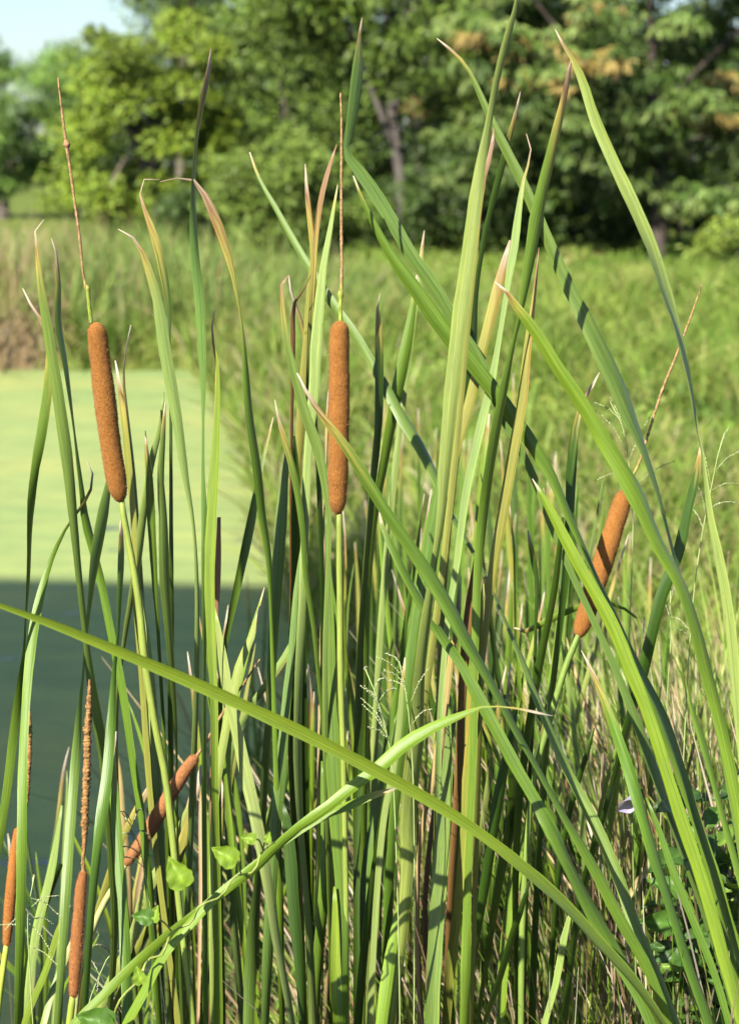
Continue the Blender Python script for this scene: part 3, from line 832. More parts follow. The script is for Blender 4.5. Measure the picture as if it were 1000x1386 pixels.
top_stem(st, "41,963,3 40,1000,7 38,1050,7 36,1085,6 31,1105,5 24,1124,5", 1.96, 1.93, lumpy=.16, name='pollen_spike')

p, b = shoot(110, 2.1, 'cattail with a brown spike tilted low over the shaded water')
st = stalk(p, "173,1165,7 160,1190,8 135,1235,9 112,1300,9 100,1386,9", 2.0, 2.02, b, (0.42, 0.44, 0.16), GN)
spike(st, "267,1022,15 250,1045,19 225,1085,21 195,1135,20 169,1172,13", 1.995, 2.0, tint=(0.33, 0.145, 0.055), fuzz=4000)
top_stem(st, "352,892,2.5 330,925,4 300,968,5 280,1003,5 266,1024,6", 2.0, 1.995)
blade(p, "213,1045,2 200,1070,8 180,1105,10 160,1150,10 140,1210,10 115,1300,10 105,1386,10", 2.12, 2.12, b, 'o', tip=.03, rolls=(0, -30))
blade(p, "275,1036,9 259,1088,14 245,1150,14 228,1204,13 205,1250,13 180,1300,12 150,1386,12", 2.1, 2.1, b, 'o', tip=.05, rolls=(0, -20))
blade(p, "262,1075,3 222,1165,14 196,1211,16 182,1263,15 150,1330,14 125,1386,12", 2.08, 2.08, b, 'p', tip=.01, rolls=(10, 0))

# cattails further back, out of focus
for i, (bx, by, top, sp, where) in enumerate([
        (525, 3.2, 560, 55, 'right behind the narrow upright leaves beside the centre spike'), (575, 3.5, 490, 70, 'with tan tips showing between the crossing diagonal leaves'),
        (625, 3.1, 560, 60, 'behind the withering brown leaves'), (700, 3.3, 500, 60, 'under the folded diagonal leaf'), (745, 2.9, 520, 60, 'just left of the tilted spike'),
        (800, 3.4, 640, 60, 'directly behind the tilted spike'), (855, 3.1, 680, 60, 'right of the tilted spike'), (345, 4.2, 760, 45, 'in the shaded water left of the centre spike'), (665, 2.6, 660, 45, 'behind the broad leaf foot below the crossing leaf')]):
    p, b = shoot(bx, by, 'blurred leafy cattail shoot ' + where, 'blurred cattail shoots behind the front clump')
    g = random.Random(i)
    sc = 2.0 / by
    for k in range(7):
        f = (k - 3) / 3
        tx = bx + f * sp + g.uniform(-15, 15)
        ty = top + abs(f) * 60 + g.uniform(0, 150)
        w = g.uniform(10, 15) * sc
        ym = (ty + 1400) / 2
        mx = bx + f * sp * 0.45 + g.uniform(-8, 8)
        d = by + g.uniform(-.1, .1)
        blade(p, f"{tx:.0f},{ty:.0f},1 {tx*.85+mx*.15:.0f},{ty*.85+ym*.15:.0f},{w*.6:.1f} {(tx+mx)/2:.0f},{(ty+ym)/2:.0f},{w:.1f} {mx:.0f},{ym:.0f},{w:.1f} {bx+f*8:.0f},1400,{w*.8:.1f}",
              d, by, b, g.choice('ggydgbd' if k else 'to'), tip=g.choice([0, .02, .04]), rolls=(g.uniform(-20, 20), g.uniform(-55, 10)), zb=float(ground_z(b[0], b[1])) - .05)


# slender shoots standing between the front clump and the blurred ones
for i, (bx, by, top, sp, where) in enumerate([
        (270, 2.3, 800, 50, 'over the shaded water below the upright leaf'), (345, 2.35, 760, 55, 'left of the bent yellow leaf'), (430, 2.4, 700, 40, 'close behind the centre spike stalk'),
        (505, 2.3, 640, 60, 'right of the centre spike stalk'), (560, 2.45, 600, 70, 'behind the broad pale leaf feet'), (640, 2.35, 640, 80, 'behind the brown withered leaves'),
        (720, 2.4, 600, 90, 'behind the lower end of the tilted spike'), (790, 2.3, 760, 90, 'below the tilted spike among straw'), (870, 2.4, 800, 80, 'next to the lilac flower'), (180, 2.4, 960, 50, 'behind the low tilted spike'), (60, 2.5, 1000, 50, 'behind the golden pollen spikes')]):
    p, b = shoot(bx, by, 'slender cattail shoot of thin leaves ' + where, 'slender shoots inside the clump')
    g = random.Random(100 + i)
    for k in range(8):
        f = (k - 3.5) / 3.5
        tx = bx + f * sp * 1.5 + g.uniform(-30, 30); ty = top + g.uniform(0, 330)
        w = g.uniform(4.5, 8.5); ym = (ty + 1400) / 2; mx = bx + f * sp * .5 + g.uniform(-8, 8)
        blade(p, f"{tx:.0f},{ty:.0f},1 {tx*.85+mx*.15+g.uniform(-3,3):.0f},{ty*.85+ym*.15:.0f},{w*.6:.1f} {(tx+mx)/2+g.uniform(-4,4):.0f},{(ty+ym)/2:.0f},{w:.1f} {mx:.0f},{ym:.0f},{w:.1f} {bx+f*15:.0f},1400,{w*.9:.1f}",
              by + g.uniform(-.08, .08), by, b, g.choice('gydgpyto'), tip=g.choice([0, .02, .05]), rolls=(g.uniform(-20, 20), g.uniform(-60, 10)), zb=float(ground_z(b[0], b[1])) - .05)


# ------------------------------------------------------------------ blades of grass as masses
def blades_mesh(name, base, height, lean, width, cols, mat, segs=4, kind='stuff', label=None, bend=1.0, droop=None):
    """base (n,3), height (n,), lean (n,2) horizontal travel of the tip, width (n,), cols (n,3)"""
    n = len(base)
    t = np.linspace(0, 1, segs + 1)
    ang = RNG.uniform(0, np.pi, n)
    side = np.stack([np.cos(ang), np.sin(ang) * 0.6, np.zeros(n)], 1)
    V = np.zeros((n, segs + 1, 2, 3))
    C = np.zeros((n, segs + 1, 2, 3))
    for k, tt in enumerate(t):
        c = base.copy()
        c[:, :2] += lean * (tt ** (1 + bend))
        zz = height * tt
        if droop is not None:
            zz = zz - droop * height * tt ** 3
        c[:, 2] += zz
        w = width * (1 - tt ** 2.2) * 0.5 + 0.0003
        V[:, k, 0] = c - side * w[:, None]; V[:, k, 1] = c + side * w[:, None]
        C[:, k, 0] = C[:, k, 1] = cols
    i0 = (np.arange(n) * (segs + 1) * 2)[:, None] + np.arange(segs)[None] * 2
    i0 = i0.ravel()
    Q = np.stack([i0, i0 + 1, i0 + 3, i0 + 2], 1)
    o = big_mesh(name, V.reshape(-1, 3), Q, mat, None, C.reshape(-1, 3))
    return tag(o, label, kind=kind)


def pick(pal, n, jit=0.2):
    pal = np.array(pal)
    c = pal[RNG.integers(0, len(pal), n)]
    return c * RNG.uniform(1 - jit, 1 + jit, size=(n, 1)) * RNG.uniform(.93, 1.07, size=(n, 3))


def on_land(x, y, lim=0.02):
    return ground_z(x, y) > lim


GR = [(0.145, 0.24, 0.028), (0.20, 0.305, 0.042), (0.25, 0.325, 0.062), (0.085, 0.16, 0.018), (0.32, 0.32, 0.095)]
# meadow: density falls with distance; tufts
nt_ = 9000
ty = 6.0 * (36 / 6.0) ** RNG.uniform(0, 1, nt_)
tx = RNG.uniform(-0.26, 0.27, nt_) * (ty + 3)
ok = on_land(tx, ty); tx, ty = tx[ok], ty[ok]
k = 18
bx = np.repeat(tx, k) + RNG.normal(0, .10, len(tx) * k); by = np.repeat(ty, k) + RNG.normal(0, .12, len(tx) * k)
th = np.repeat(RNG.uniform(0.10, 0.30, len(tx)) * (1 + 0.9 * np.sin(tx * 1.3 + ty * .5) * np.sin(ty * .9 + tx)), k)
th = th * (1 - .45 * smoothstep(14, 30, by))
h = th * RNG.uniform(.5, 1.3, len(bx)); ln = RNG.normal(0, 1, (len(bx), 2)) * (h * .7)[:, None]
tuftc = np.repeat(pick(GR, len(tx), .25), k, 0)
blades_mesh('meadow_grass', np.stack([bx, by, ground_z(bx, by) - .01], 1), h, ln, .004 + by * .0009, tuftc * RNG.uniform(.8, 1.2, (len(bx), 1)), M_GRASS, 3, label='sunlit green meadow grass between the pond and the trees')

# reeds on the far bank: green and dry
n = 9000
rx = RNG.uniform(-7.5, 1.0, n); ry = 15.9 + RNG.gamma(2.0, 1.4, n)
ok = on_land(rx, ry, -.02); rx, ry = rx[ok], ry[ok]; n = len(rx)
fall = 1 - .55 * smoothstep(-2.2, 0.6, rx)
h = RNG.uniform(.55, 1.15, n) * fall
dry = (RNG.uniform(0, 1, n) < np.where(rx < -2.5, .42, .08))
c = np.where(dry[:, None], pick([(0.36, .28, .14), (.30, .22, .10), (.42, .34, .19)], n), pick([(.19, .27, .055), (.24, .31, .075), (.16, .24, .06)], n))
blades_mesh('far_bank_reeds', np.stack([rx, ry, ground_z(rx, ry) - .02], 1), h, RNG.normal(0, .22, (n, 2)), RNG.uniform(.012, .028, n), c, M_GRASS, 4, label='green and dry reeds along the far bank of the pond', droop=.15)
n = 900
rx = RNG.normal(-3.05, .30, n); ry = RNG.normal(15.95, .35, n)
blades_mesh('dead_reeds', np.stack([rx, ry, np.maximum(ground_z(rx, ry), -.05)], 1), RNG.uniform(.25, .75, n), RNG.normal(0, .3, (n, 2)), RNG.uniform(.01, .022, n), pick([(.40, .29, .15), (.32, .22, .11), (.46, .36, .22)], n), M_STRAW, 4, label='tangle of dead tan reeds at the far water edge', droop=.4)

# taller weeds right of the clump, Y 4.5 - 9
n = 9000
wx = RNG.uniform(0.2, 2.4, n); wy = RNG.uniform(3.9, 9.0, n)
ok = on_land(wx, wy, .03); wx, wy = wx[ok], wy[ok]; n = len(wx)
h = RNG.uniform(.15, .5, n)
blades_mesh('bank_grass', np.stack([wx, wy, ground_z(wx, wy) - .01], 1), h, RNG.normal(0, .16, (n, 2)), RNG.uniform(.006, .014, n), pick(GR + [(.34, .28, .13)], n), M_GRASS, 4, label='rough grass on the bank behind the cattails', droop=.2)

n = 3200
wy = RNG.uniform(6.0, 15.8, n); wx = np.interp(wy, EDGE_Y, EDGE_X) + RNG.gamma(1.4, .30, n) - .12
h = RNG.uniform(.2, .75, n)
blades_mesh('water_edge_grass', np.stack([wx, wy, np.maximum(ground_z(wx, wy), -.06) - .02], 1), h, RNG.normal(0, .24, (n, 2)), RNG.uniform(.008, .018, n), pick(GR + [(.42, .36, .20)], n), M_GRASS, 4, label='ragged grass leaning over the water along the near bank', droop=.35)

# undergrowth in and behind the clump: green grass and straw
n = 4200
ux = RNG.uniform(0.12, 1.0, n); uy = RNG.uniform(2.15, 3.7, n)
ux = ux * (uy / 2.7)
h = RNG.uniform(.35, .95, n) * (1 - .18 * (uy - 2.2))
blades_mesh('undergrowth_grass', np.stack([ux, uy, ground_z(ux, uy) - .02], 1), h, RNG.normal(0, .20, (n, 2)), RNG.uniform(.003, .009, n), pick(GR + [(.15, .25, .05), (.08, .15, .03)], n), M_GRASS, 6, label='thin green grass tangled among the cattail stems', droop=.3)
n = 3200
ux = RNG.uniform(0.14, .95, n); uy = RNG.uniform(2.1, 3.6, n)
ux = ux * (uy / 2.7)
h = RNG.uniform(.3, .85, n)
blades_mesh('dry_straw', np.stack([ux, uy, ground_z(ux, uy) - .02], 1), h, RNG.normal(0, .30, (n, 2)), RNG.uniform(.002, .007, n), pick([(.46, .36, .20), (.38, .27, .13), (.52, .43, .28), (.30, .18, .09)], n), M_STRAW, 6, label='dry tan straw caught among the cattail stems', droop=.35)
n = 3600
ux = RNG.uniform(.07, .68, n); uy = RNG.uniform(2.0, 2.75, n)
h = np.minimum(RNG.uniform(.62, 1.12, n), 1.25 - .1 * (uy - 2))
blades_mesh('tall_grass', np.stack([ux, uy, ground_z(ux, uy) - .02], 1), h, RNG.normal(0, .17, (n, 2)), RNG.uniform(.003, .008, n), pick([(.24, .36, .05), (.32, .42, .08), (.20, .32, .04), (.38, .42, .12), (.14, .24, .03)], n), M_GRASS, 7, label='tall fresh grass between the crossing cattail leaves', droop=.15, bend=.5)
n = 2400
ux = RNG.uniform(0.09, .66, n); uy = RNG.uniform(2.0, 2.7, n)
h = RNG.uniform(.55, 1.02, n)
blades_mesh('dead_stems', np.stack([ux, uy, ground_z(ux, uy) - .02], 1), h, RNG.normal(0, .20, (n, 2)), RNG.uniform(.002, .008, n), pick([(.58, .47, .30), (.50, .37, .21), (.64, .55, .40), (.28, .16, .09)], n), M_STRAW, 6, label='dead tan stems standing between the crossing cattail leaves', droop=.05, bend=.2)
n = 520
ux = RNG.uniform(-.50, .12, n); uy = RNG.uniform(2.05, 2.7, n)
h = RNG.uniform(.35, .80, n)
blades_mesh('pond_edge_grass', np.stack([ux, uy, np.full(n, -.1)], 1), h + .1, RNG.normal(0, .16, (n, 2)), RNG.uniform(.003, .009, n), pick(GR + [(.40, .30, .16)], n), M_GRASS, 6, label='thin grass standing in the pond edge under the cattails', droop=.3)
n = 700
ux = RNG.uniform(-.35, .45, n); uy = RNG.uniform(3.0, 4.6, n)
h = RNG.uniform(.3, .8, n)
blades_mesh('shaded_reeds', np.stack([ux, uy, np.full(n, -.1)], 1), h + .1, RNG.normal(0, .22, (n, 2)), RNG.uniform(.006, .014, n), pick([(.09, .15, .04), (.12, .18, .05), (.2, .17, .09)], n), M_GRASS, 5, label='shaded blurred reeds in the water behind the clump', droop=.3)


# ------------------------------------------------------------------ trees
def leaf_cloud(centers, dirs, size, cols, aspect=0.42, fold=0.25, g=RNG):
    """one folded four-cornered leaf per centre, pointing along dirs"""
    n = len(centers)
    d = norm(dirs)
    up = norm(g.normal(size=(n, 3)) * .55 + np.array([-.2, -.75, 1.0]))
    s = norm(np.cross(d, up)); nn = np.cross(s, d)
    L = size[:, None]
    a = centers; b = centers + d * L * .5 + s * L * aspect * .5 + nn * L * fold * .3
    c = centers + d * L; e = centers + d * L * .5 - s * L * aspect * .5 + nn * L * fold * .3
    V = np.stack([a, b, c, e], 1).reshape(-1, 3)
    i = np.arange(n) * 4
    F = np.concatenate([np.stack([i, i + 1, i + 2], 1), np.stack([i, i + 2, i + 3], 1)])
    return V, F, np.repeat(cols, 4, 0)


def clumps_in(center, rad, n, g, shell=.55, lump=.25, zmin=None):
    """clump centres through an uneven ellipsoid"""
    v = norm(g.normal(size=(n, 3)))
    r = g.uniform(shell, 1, n) ** .7
    k = np.array([1 + lump * noise.noise(Vector(x * 1.9) + Vector(center)) * 2 for x in v])
    c = np.array(center) + v * (r * k)[:, None] * np.array(rad)
    return c


def make_tree(name, px, py, D, rad, n_clump, per, size, pal, label, cat='tree', trunk=True, tpx=None, style='broad', clump_r=.38, shell=.5, accent=None, group=None, seed=0, lump=.3, aspect=.42, trunk_r=.13, bark=(0.20, 0.165, 0.125)):
    g = np.random.default_rng(seed + 100)
    c0 = np.array(PX(px, py, D))
    tx0 = np.array(PX(tpx if tpx is not None else px, 335, D))
    gz = float(ground_z(tx0[0], tx0[1]))
    root = empty(name, (tx0[0], tx0[1], gz - .05), label, cat, group)
    CC = clumps_in(c0, rad, n_clump, g, shell, lump)
    CC = CC[CC[:, 2] > gz + .25]
    n_clump = len(CC)
    m = n_clump * per
    idx = np.repeat(np.arange(n_clump), per)
    cr = clump_r * g.uniform(.6, 1.35, n_clump)
    tone = g.uniform(.72, 1.25, n_clump)
    off = norm(g.normal(size=(m, 3))) * (g.uniform(0, 1, m) ** .45)[:, None] * cr[idx][:, None] * np.array([1.15, 1.15, .45 if style == 'mango' else .75])
    P = CC[idx] + off
    pal = np.array(pal)
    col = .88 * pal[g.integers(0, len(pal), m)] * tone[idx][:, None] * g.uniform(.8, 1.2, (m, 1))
    if accent is not None:
        ac, frac = accent
        sel = g.uniform(0, 1, n_clump) < frac
        a = sel[idx] & (g.uniform(0, 1, m) < .75)
        col[a] = np.array(ac) * g.uniform(.7, 1.3, (a.sum(), 1))
    if style == 'broad':
        d = norm(off) * .8 + g.normal(size=(m, 3)) * .6 + np.array([0, 0, -.25])
        V, F, C = leaf_cloud(P, d, size * g.uniform(.6, 1.3, m), col, aspect, g=g)
    elif style == 'mango':           # rosettes of long drooping leaves
        k = 9
        P2 = np.repeat(P, k, 0)
        az = g.uniform(0, 2 * np.pi, m * k)
        d = np.stack([np.cos(az), np.sin(az), g.uniform(-2.6, -.15, m * k)], 1)
        V, F, C = leaf_cloud(P2, d, size * g.uniform(.7, 1.2, m * k), np.repeat(col, k, 0) * g.uniform(.85, 1.15, (m * k, 1)), .22, g=g)
    elif style == 'feather':         # fine upright sprays
        d = g.normal(size=(m, 3)) * .5 + np.array([0, 0, .9])
        V, F, C = leaf_cloud(P, d, size * g.uniform(.6, 1.4, m), col, .22, g=g)
    big_mesh('crown', V, F, M_TREELEAF, root, C)
    if trunk:
        # tapered trunk with a gentle bend and limbs reaching into the crown
        top = c0 + np.array([0, .3, rad[2] * .35])
        b0 = np.array([tx0[0], tx0[1], gz - .05])
        mid = (b0 * .55 + top * .45) + np.array([g.uniform(-.25, .25), g.uniform(-.1, .1), 0])
        S_, s_ = catmull(np.array([b0, b0 * .8 + mid * .2 + [0.04, 0, 0], mid, top]), 26)
        R_ = np.linspace(trunk_r * 1.25, trunk_r * .35, 26); R_[0] *= 1.35; R_[1] *= 1.12
        V, F = tube_data(S_, R_, 10, .05, seed=seed)
        tr = mesh_obj('trunk', V, F, M_BARK, root, np.tile(np.array(bark), (len(V), 1)))
        for q in range(7):
            i = 7 + 2 * q
            a = S_[min(i, 25)]
            tgt = CC[g.integers(0, n_clump)]
            mm = (a + tgt) / 2 + np.array([0, 0, .15])
            Sb, _ = catmull(np.array([a, mm, tgt]), 12)
            V, F = tube_data(Sb, np.linspace(R_[min(i, 25)] * .65, .015, 12), 7, .05, seed=q)
            mesh_obj('limb', V, F, M_BARK, tr, np.tile(np.array(bark), (len(V), 1)))
    return root


DARK = [(.04, .075, .014), (.052, .095, .017), (.07, .12, .023)]  # shade under and behind the trees is put into these leaf colours
MID = [(.09, .155, .02), (.125, .20, .025), (.17, .25, .04)]
YEL = [(.17, .26, .02), (.21, .30, .025), (.13, .21, .02), (.25, .32, .035)]
MANGO = [(.11, .18, .03), (.15, .23, .05), (.075, .14, .022), (.20, .27, .07)]
SOFT = [(.16, .29, .045), (.21, .34, .06), (.13, .25, .045)]
make_tree('mango_tree', 880, 62, 29, (3.3, 1.9, 2.95), 175, 24, .22, MANGO, 'mango tree with drooping leaf clusters and rusty young leaves', tpx=888, style='mango', clump_r=.46, shell=.5, accent=((.30, .22, .06), .04), seed=1, trunk_r=.10, bark=(.08, .065, .05))
make_tree('broadleaf_tree', 520, -70, 31, (2.9, 1.8, 2.75), 170, 130, .14, MID, 'tall leafy tree with grey trunk and sky showing through its crown', tpx=548, clump_r=.42, shell=.35, seed=2, trunk_r=.085, lump=.4, bark=(.12, .105, .09))
make_tree('broadleaf_tree', 680, 20, 37, (2.0, 1.6, 2.9), 130, 130, .14, MID, 'leafy tree standing behind the mango tree with brownish young twigs', tpx=650, clump_r=.42, shell=.3, seed=3, accent=((.24, .15, .06), .05), trunk_r=.08, bark=(.12, .10, .08))
make_tree('bushy_tree', 205, 185, 33, (1.35, 1.2, 2.0), 150, 230, .10, YEL, 'round bright yellow green tree beside the far bank', clump_r=.32, shell=.6, seed=4, aspect=.55, trunk_r=.09)
make_tree('broadleaf_tree', 390, 130, 38, (1.5, 1.2, 2.7), 120, 130, .13, MID, 'darker leafy tree behind the bright round tree', tpx=400, clump_r=.42, seed=5, trunk_r=.08, bark=(.12, .10, .08))
make_tree('broadleaf_tree', 240, 0, 44, (1.2, 1.2, 1.2), 44, 120, .14, MID, 'tall loose tree against the sky behind the bright round tree', tpx=235, clump_r=.42, shell=.2, seed=6, trunk_r=.09)
make_tree('bamboo_thicket', 5, 172, 48, (2.0, 1.4, 2.0), 120, 150, .17, SOFT, 'soft pale green thicket under the open sky', cat='thicket', style='feather', clump_r=.42, seed=7)
make_tree('bamboo_thicket', 110, 170, 52, (1.1, 1.2, 1.9), 70, 150, .17, SOFT, 'soft green thicket between the pale thicket and the round tree', cat='thicket', style='feather', clump_r=.45, seed=8)
make_tree('bamboo_thicket', -130, 165, 50, (1.9, 1.4, 2.0), 70, 130, .17, SOFT, 'soft green thicket cut by the picture edge', cat='thicket', style='feather', clump_r=.45, seed=9)
make_tree('shrub', 375, 265, 29, (.95, .8, .95), 80, 120, .10, [(.16, .24, .035), (.20, .28, .045), (.12, .19, .03)], 'loose light green shrub at the meadow edge', cat='shrub', clump_r=.26, seed=10, trunk_r=.03)
make_tree('shrub', 450, 305, 29, (.7, .6, .5), 40, 90, .09, MID, 'low green shrub below the leafy trees', cat='shrub', clump_r=.22, seed=11, trunk_r=.03)
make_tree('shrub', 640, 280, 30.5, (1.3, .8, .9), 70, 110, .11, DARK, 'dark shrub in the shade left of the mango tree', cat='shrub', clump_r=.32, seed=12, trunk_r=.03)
make_tree('shrub', 965, 285, 31, (.35, .4, .3), 26, 90, .09, [(.10, .025, .02), (.07, .03, .02), (.14, .04, .03)], 'maroon leaved shrub under the mango tree', cat='shrub', clump_r=.14, seed=13, trunk_r=.02)
make_tree('shrub', 1000, 345, 27, (.55, .5, .45), 40, 90, .09, [(.19, .28, .035), (.24, .31, .045)], 'bright green weedy shrub right of the mango trunk', cat='shrub', clump_r=.2, seed=14, trunk_r=.02)
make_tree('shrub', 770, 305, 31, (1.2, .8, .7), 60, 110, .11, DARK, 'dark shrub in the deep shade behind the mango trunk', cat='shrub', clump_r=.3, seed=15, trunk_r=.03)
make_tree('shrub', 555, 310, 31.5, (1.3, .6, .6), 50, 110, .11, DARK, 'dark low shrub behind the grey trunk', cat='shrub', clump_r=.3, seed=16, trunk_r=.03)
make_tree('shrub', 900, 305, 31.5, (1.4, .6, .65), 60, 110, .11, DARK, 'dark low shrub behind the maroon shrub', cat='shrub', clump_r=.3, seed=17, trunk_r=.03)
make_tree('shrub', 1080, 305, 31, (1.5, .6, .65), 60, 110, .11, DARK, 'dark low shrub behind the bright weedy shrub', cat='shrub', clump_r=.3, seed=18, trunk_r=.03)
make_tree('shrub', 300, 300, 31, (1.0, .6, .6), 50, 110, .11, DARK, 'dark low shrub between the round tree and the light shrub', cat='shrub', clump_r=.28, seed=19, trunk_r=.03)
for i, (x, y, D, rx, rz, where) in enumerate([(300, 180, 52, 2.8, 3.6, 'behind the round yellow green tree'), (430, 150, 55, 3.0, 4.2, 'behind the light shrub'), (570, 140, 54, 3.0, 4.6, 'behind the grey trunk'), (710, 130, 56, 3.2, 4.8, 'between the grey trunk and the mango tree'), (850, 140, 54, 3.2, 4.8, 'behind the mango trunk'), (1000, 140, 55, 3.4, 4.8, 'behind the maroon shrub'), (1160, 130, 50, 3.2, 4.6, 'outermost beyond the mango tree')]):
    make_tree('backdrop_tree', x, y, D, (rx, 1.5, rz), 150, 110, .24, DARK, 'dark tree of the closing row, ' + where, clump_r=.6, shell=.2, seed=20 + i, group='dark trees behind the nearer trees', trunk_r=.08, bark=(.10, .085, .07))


# broad leaved weeds standing in the meadow
nh = 800
hy = 7.5 * (33 / 7.5) ** RNG.uniform(0, 1, nh); hx = RNG.uniform(-.25, .26, nh) * (hy + 3)
ok = on_land(hx, hy, .06); hx, hy = hx[ok], hy[ok]; nh = len(hx)
hr = RNG.uniform(.10, .30, nh); k = 30
idx = np.repeat(np.arange(nh), k); m = len(idx)
P = np.stack([hx, hy, ground_z(hx, hy) + hr * .5], 1)[idx] + norm(RNG.normal(size=(m, 3))) * (RNG.uniform(0, 1, m) ** .5 * hr[idx])[:, None] * np.array([1, 1, .8])
P[:, 2] = np.maximum(P[:, 2], ground_z(P[:, 0], P[:, 1]) + .01)
V, F, C = leaf_cloud(P, RNG.normal(size=(m, 3)) * .7 + np.array([0, 0, .35]), RNG.uniform(.03, .075, m), pick([(.14, .23, .03), (.19, .275, .042), (.24, .295, .055), (.09, .155, .025)], nh, .25)[idx] * RNG.uniform(.8, 1.2, (m, 1)), .5)
tag(big_mesh('meadow_weeds', V, F, M_GRASS, None, C), 'leafy green weeds scattered through the meadow grass', kind='stuff')

# ------------------------------------------------------------------ vine on the bent grass stem
def leaf_mesh(name, outline, mat, col, fold=.18, curl=.12):
    """leaf in the local XY plane, stem at the origin, tip along +Y, length 1"""
    V, F, C = [], [], []
    n = len(outline)
    ys = np.linspace(outline[0][0], outline[-1][0], 22)
    ws = np.interp(ys, [o[0] for o in outline], [o[1] for o in outline])
    us = np.linspace(-1, 1, 9)
    for y, w in zip(ys, ws):
        z = -curl * (y ** 2)
        for u in us:
            V.append((u * w / 2 * (1 + .05 * math.sin(23 * y + 2 * u)), y, z + fold * abs(u) * w + .03 * math.sin(7 * y + u * 3) + .015 * math.sin(15 * y - 4 * u)))
            vein = 1.3 if u == 0 else (1.16 if ((y - .35 * abs(u)) * 6.5) % 1 < .2 else 1.0)
            C.append(np.array(col) * vein * (1 - .10 * abs(u) + .10 * math.sin(9 * y + 5 * u)))
    for i in range(len(ys) - 1):
        for k in range(8):
            a = i * 9 + k
            F.append((a, a + 1, a + 10, a + 9))
    me = bpy.data.meshes.new(name)
    me.from_pydata(V, [], F)
    finish(me, mat, C)
    return me


HEART = [(-.10, .30), (-.05, .62), (.08, .80), (.25, .84), (.45, .72), (.65, .50), (.82, .26), (.94, .10), (1, .01)]
OVATE = [(0, .03), (.06, .22), (.18, .40), (.38, .52), (.58, .46), (.76, .30), (.90, .13), (1, .01)]
ME_HEART = leaf_mesh('vine_leaf', HEART, M_VINE, (.22, .34, .03))
ME_HEART2 = leaf_mesh('vine_leaf', HEART, M_VINE, (.09, .19, .025))
ME_OV = [leaf_mesh('shrub_leaf', OVATE, M_SHRUB, c) for c in ((.05, .11, .02), (.08, .17, .025), (.15, .26, .035))]


def place_leaf(me, parent, name, pos, direction, normal, size):
    o = bpy.data.objects.new(name, me)
    link(o, parent)
    y = Vector(direction).normalized(); z = Vector(normal)
    z = (z - y * z.dot(y)).normalized(); x = y.cross(z)
    M = Matrix((x, y, z)).transposed().to_4x4()
    M = Matrix.Translation(Vector(pos) - Vector(origin_of(parent))) @ M @ Matrix.Diagonal((size, size, size, 1))
    o.matrix_local = M
    return o


# bent grass culm running from the lower edge up to the middle, with its leaf
cb = Vector(((90 - 500) / FPX * 2.0, 1.80, -.1))
culm = empty('bent_reed', cb, 'bent green reed stem slanting across the stems with the climbing vine', 'reed')
blade(culm, "748,969,2 725,964,4 702,959,3 650,957,3 635,963,7 587,983,16 542,1011,20 507,1043,18 482,1060,18 440,1095,16 405,1120,15 377,1145,13 350,1172,13 297,1211,14 252,1255,15 217,1298,15 196,1340,15 171,1386,14", 1.78, 1.76, (cb.x, cb.y), 'y', tip=.035, rolls=(10, 10, 0, -35, 10, 0), white=.9)
blade(culm, "540,1066,2 524,1070,7 500,1078,12 472,1090,14 440,1103,12 410,1122,10 370,1150,10 325,1186,12 280,1225,13 227,1267,13 175,1312,14 136,1351,14 100,1386,13", 1.79, 1.77, (cb.x, cb.y), 'y', tip=.012, rolls=(10, 0, -30, 10))
vb = PX(150, 1386, 1.80)
vine = empty('climbing_vine', (vb.x, vb.y, -.05), 'thin climbing vine with bright heart shaped leaves twined on the bent reed', 'vine')
vp = []
for (x, y) in ((140, 1480), (150, 1400), (165, 1350), (185, 1330), (200, 1300), (222, 1290), (232, 1262), (258, 1250), (272, 1225), (300, 1213), (316, 1188), (345, 1178), (356, 1150), (372, 1140)):
    i = len(vp)
    vp.append(np.array(PX(x, y, 1.745 + .012 * math.sin(i * 2.1))))
vp = [np.array([vb.x, vb.y, -.05])] + vp
S_, _ = catmull(np.array(vp), 120)
V, F = tube_data(S_, np.linspace(.0016, .0009, 120), 6)
mesh_obj('vine_stem', V, F, M_STALK, vine, np.tile((.26, .30, .07), (len(V), 1)))
for (x, y, s, dx, dy, me, ax, ay) in ((250, 1197, 44, -.55, .9, ME_HEART, 262, 1213), (318, 1165, 37, -1, .55, ME_HEART, 326, 1182), (205, 1243, 28, -1, .15, ME_HEART2, 232, 1260),
                                      (208, 1246, 22, .25, 1, ME_HEART, 232, 1260), (192, 1330, 24, -.35, 1, ME_HEART, 200, 1300),
                                      (345, 1136, 20, -1, .15, ME_HEART, 356, 1150), (362, 1140, 15, .2, 1, ME_HEART, 356, 1150), (150, 1388, 50, -1, .3, ME_HEART2, 150, 1400), (148, 1392, 26, -.2, 1, ME_HEART2, 150, 1400)):
    d = 1.725
    p = PX(x, y, d)
    place_leaf(me, vine, 'leaf', p, RGT * dx + UPV * dy, Vector((-.35 + .3 * random.random(), -1, .55)), s * d / FPX)
    a = np.array(PX(ax, ay, 1.745)); S_, _ = catmull(np.array([a, (a + np.array(p)) / 2 + np.array([0, 0, .004]), np.array(p)]), 8)
    V, F = tube_data(S_, np.full(8, .0008), 5)
    mesh_obj('leaf_stem', V, F, M_STALK, vine, np.tile((.26, .32, .07), (len(V), 1)))

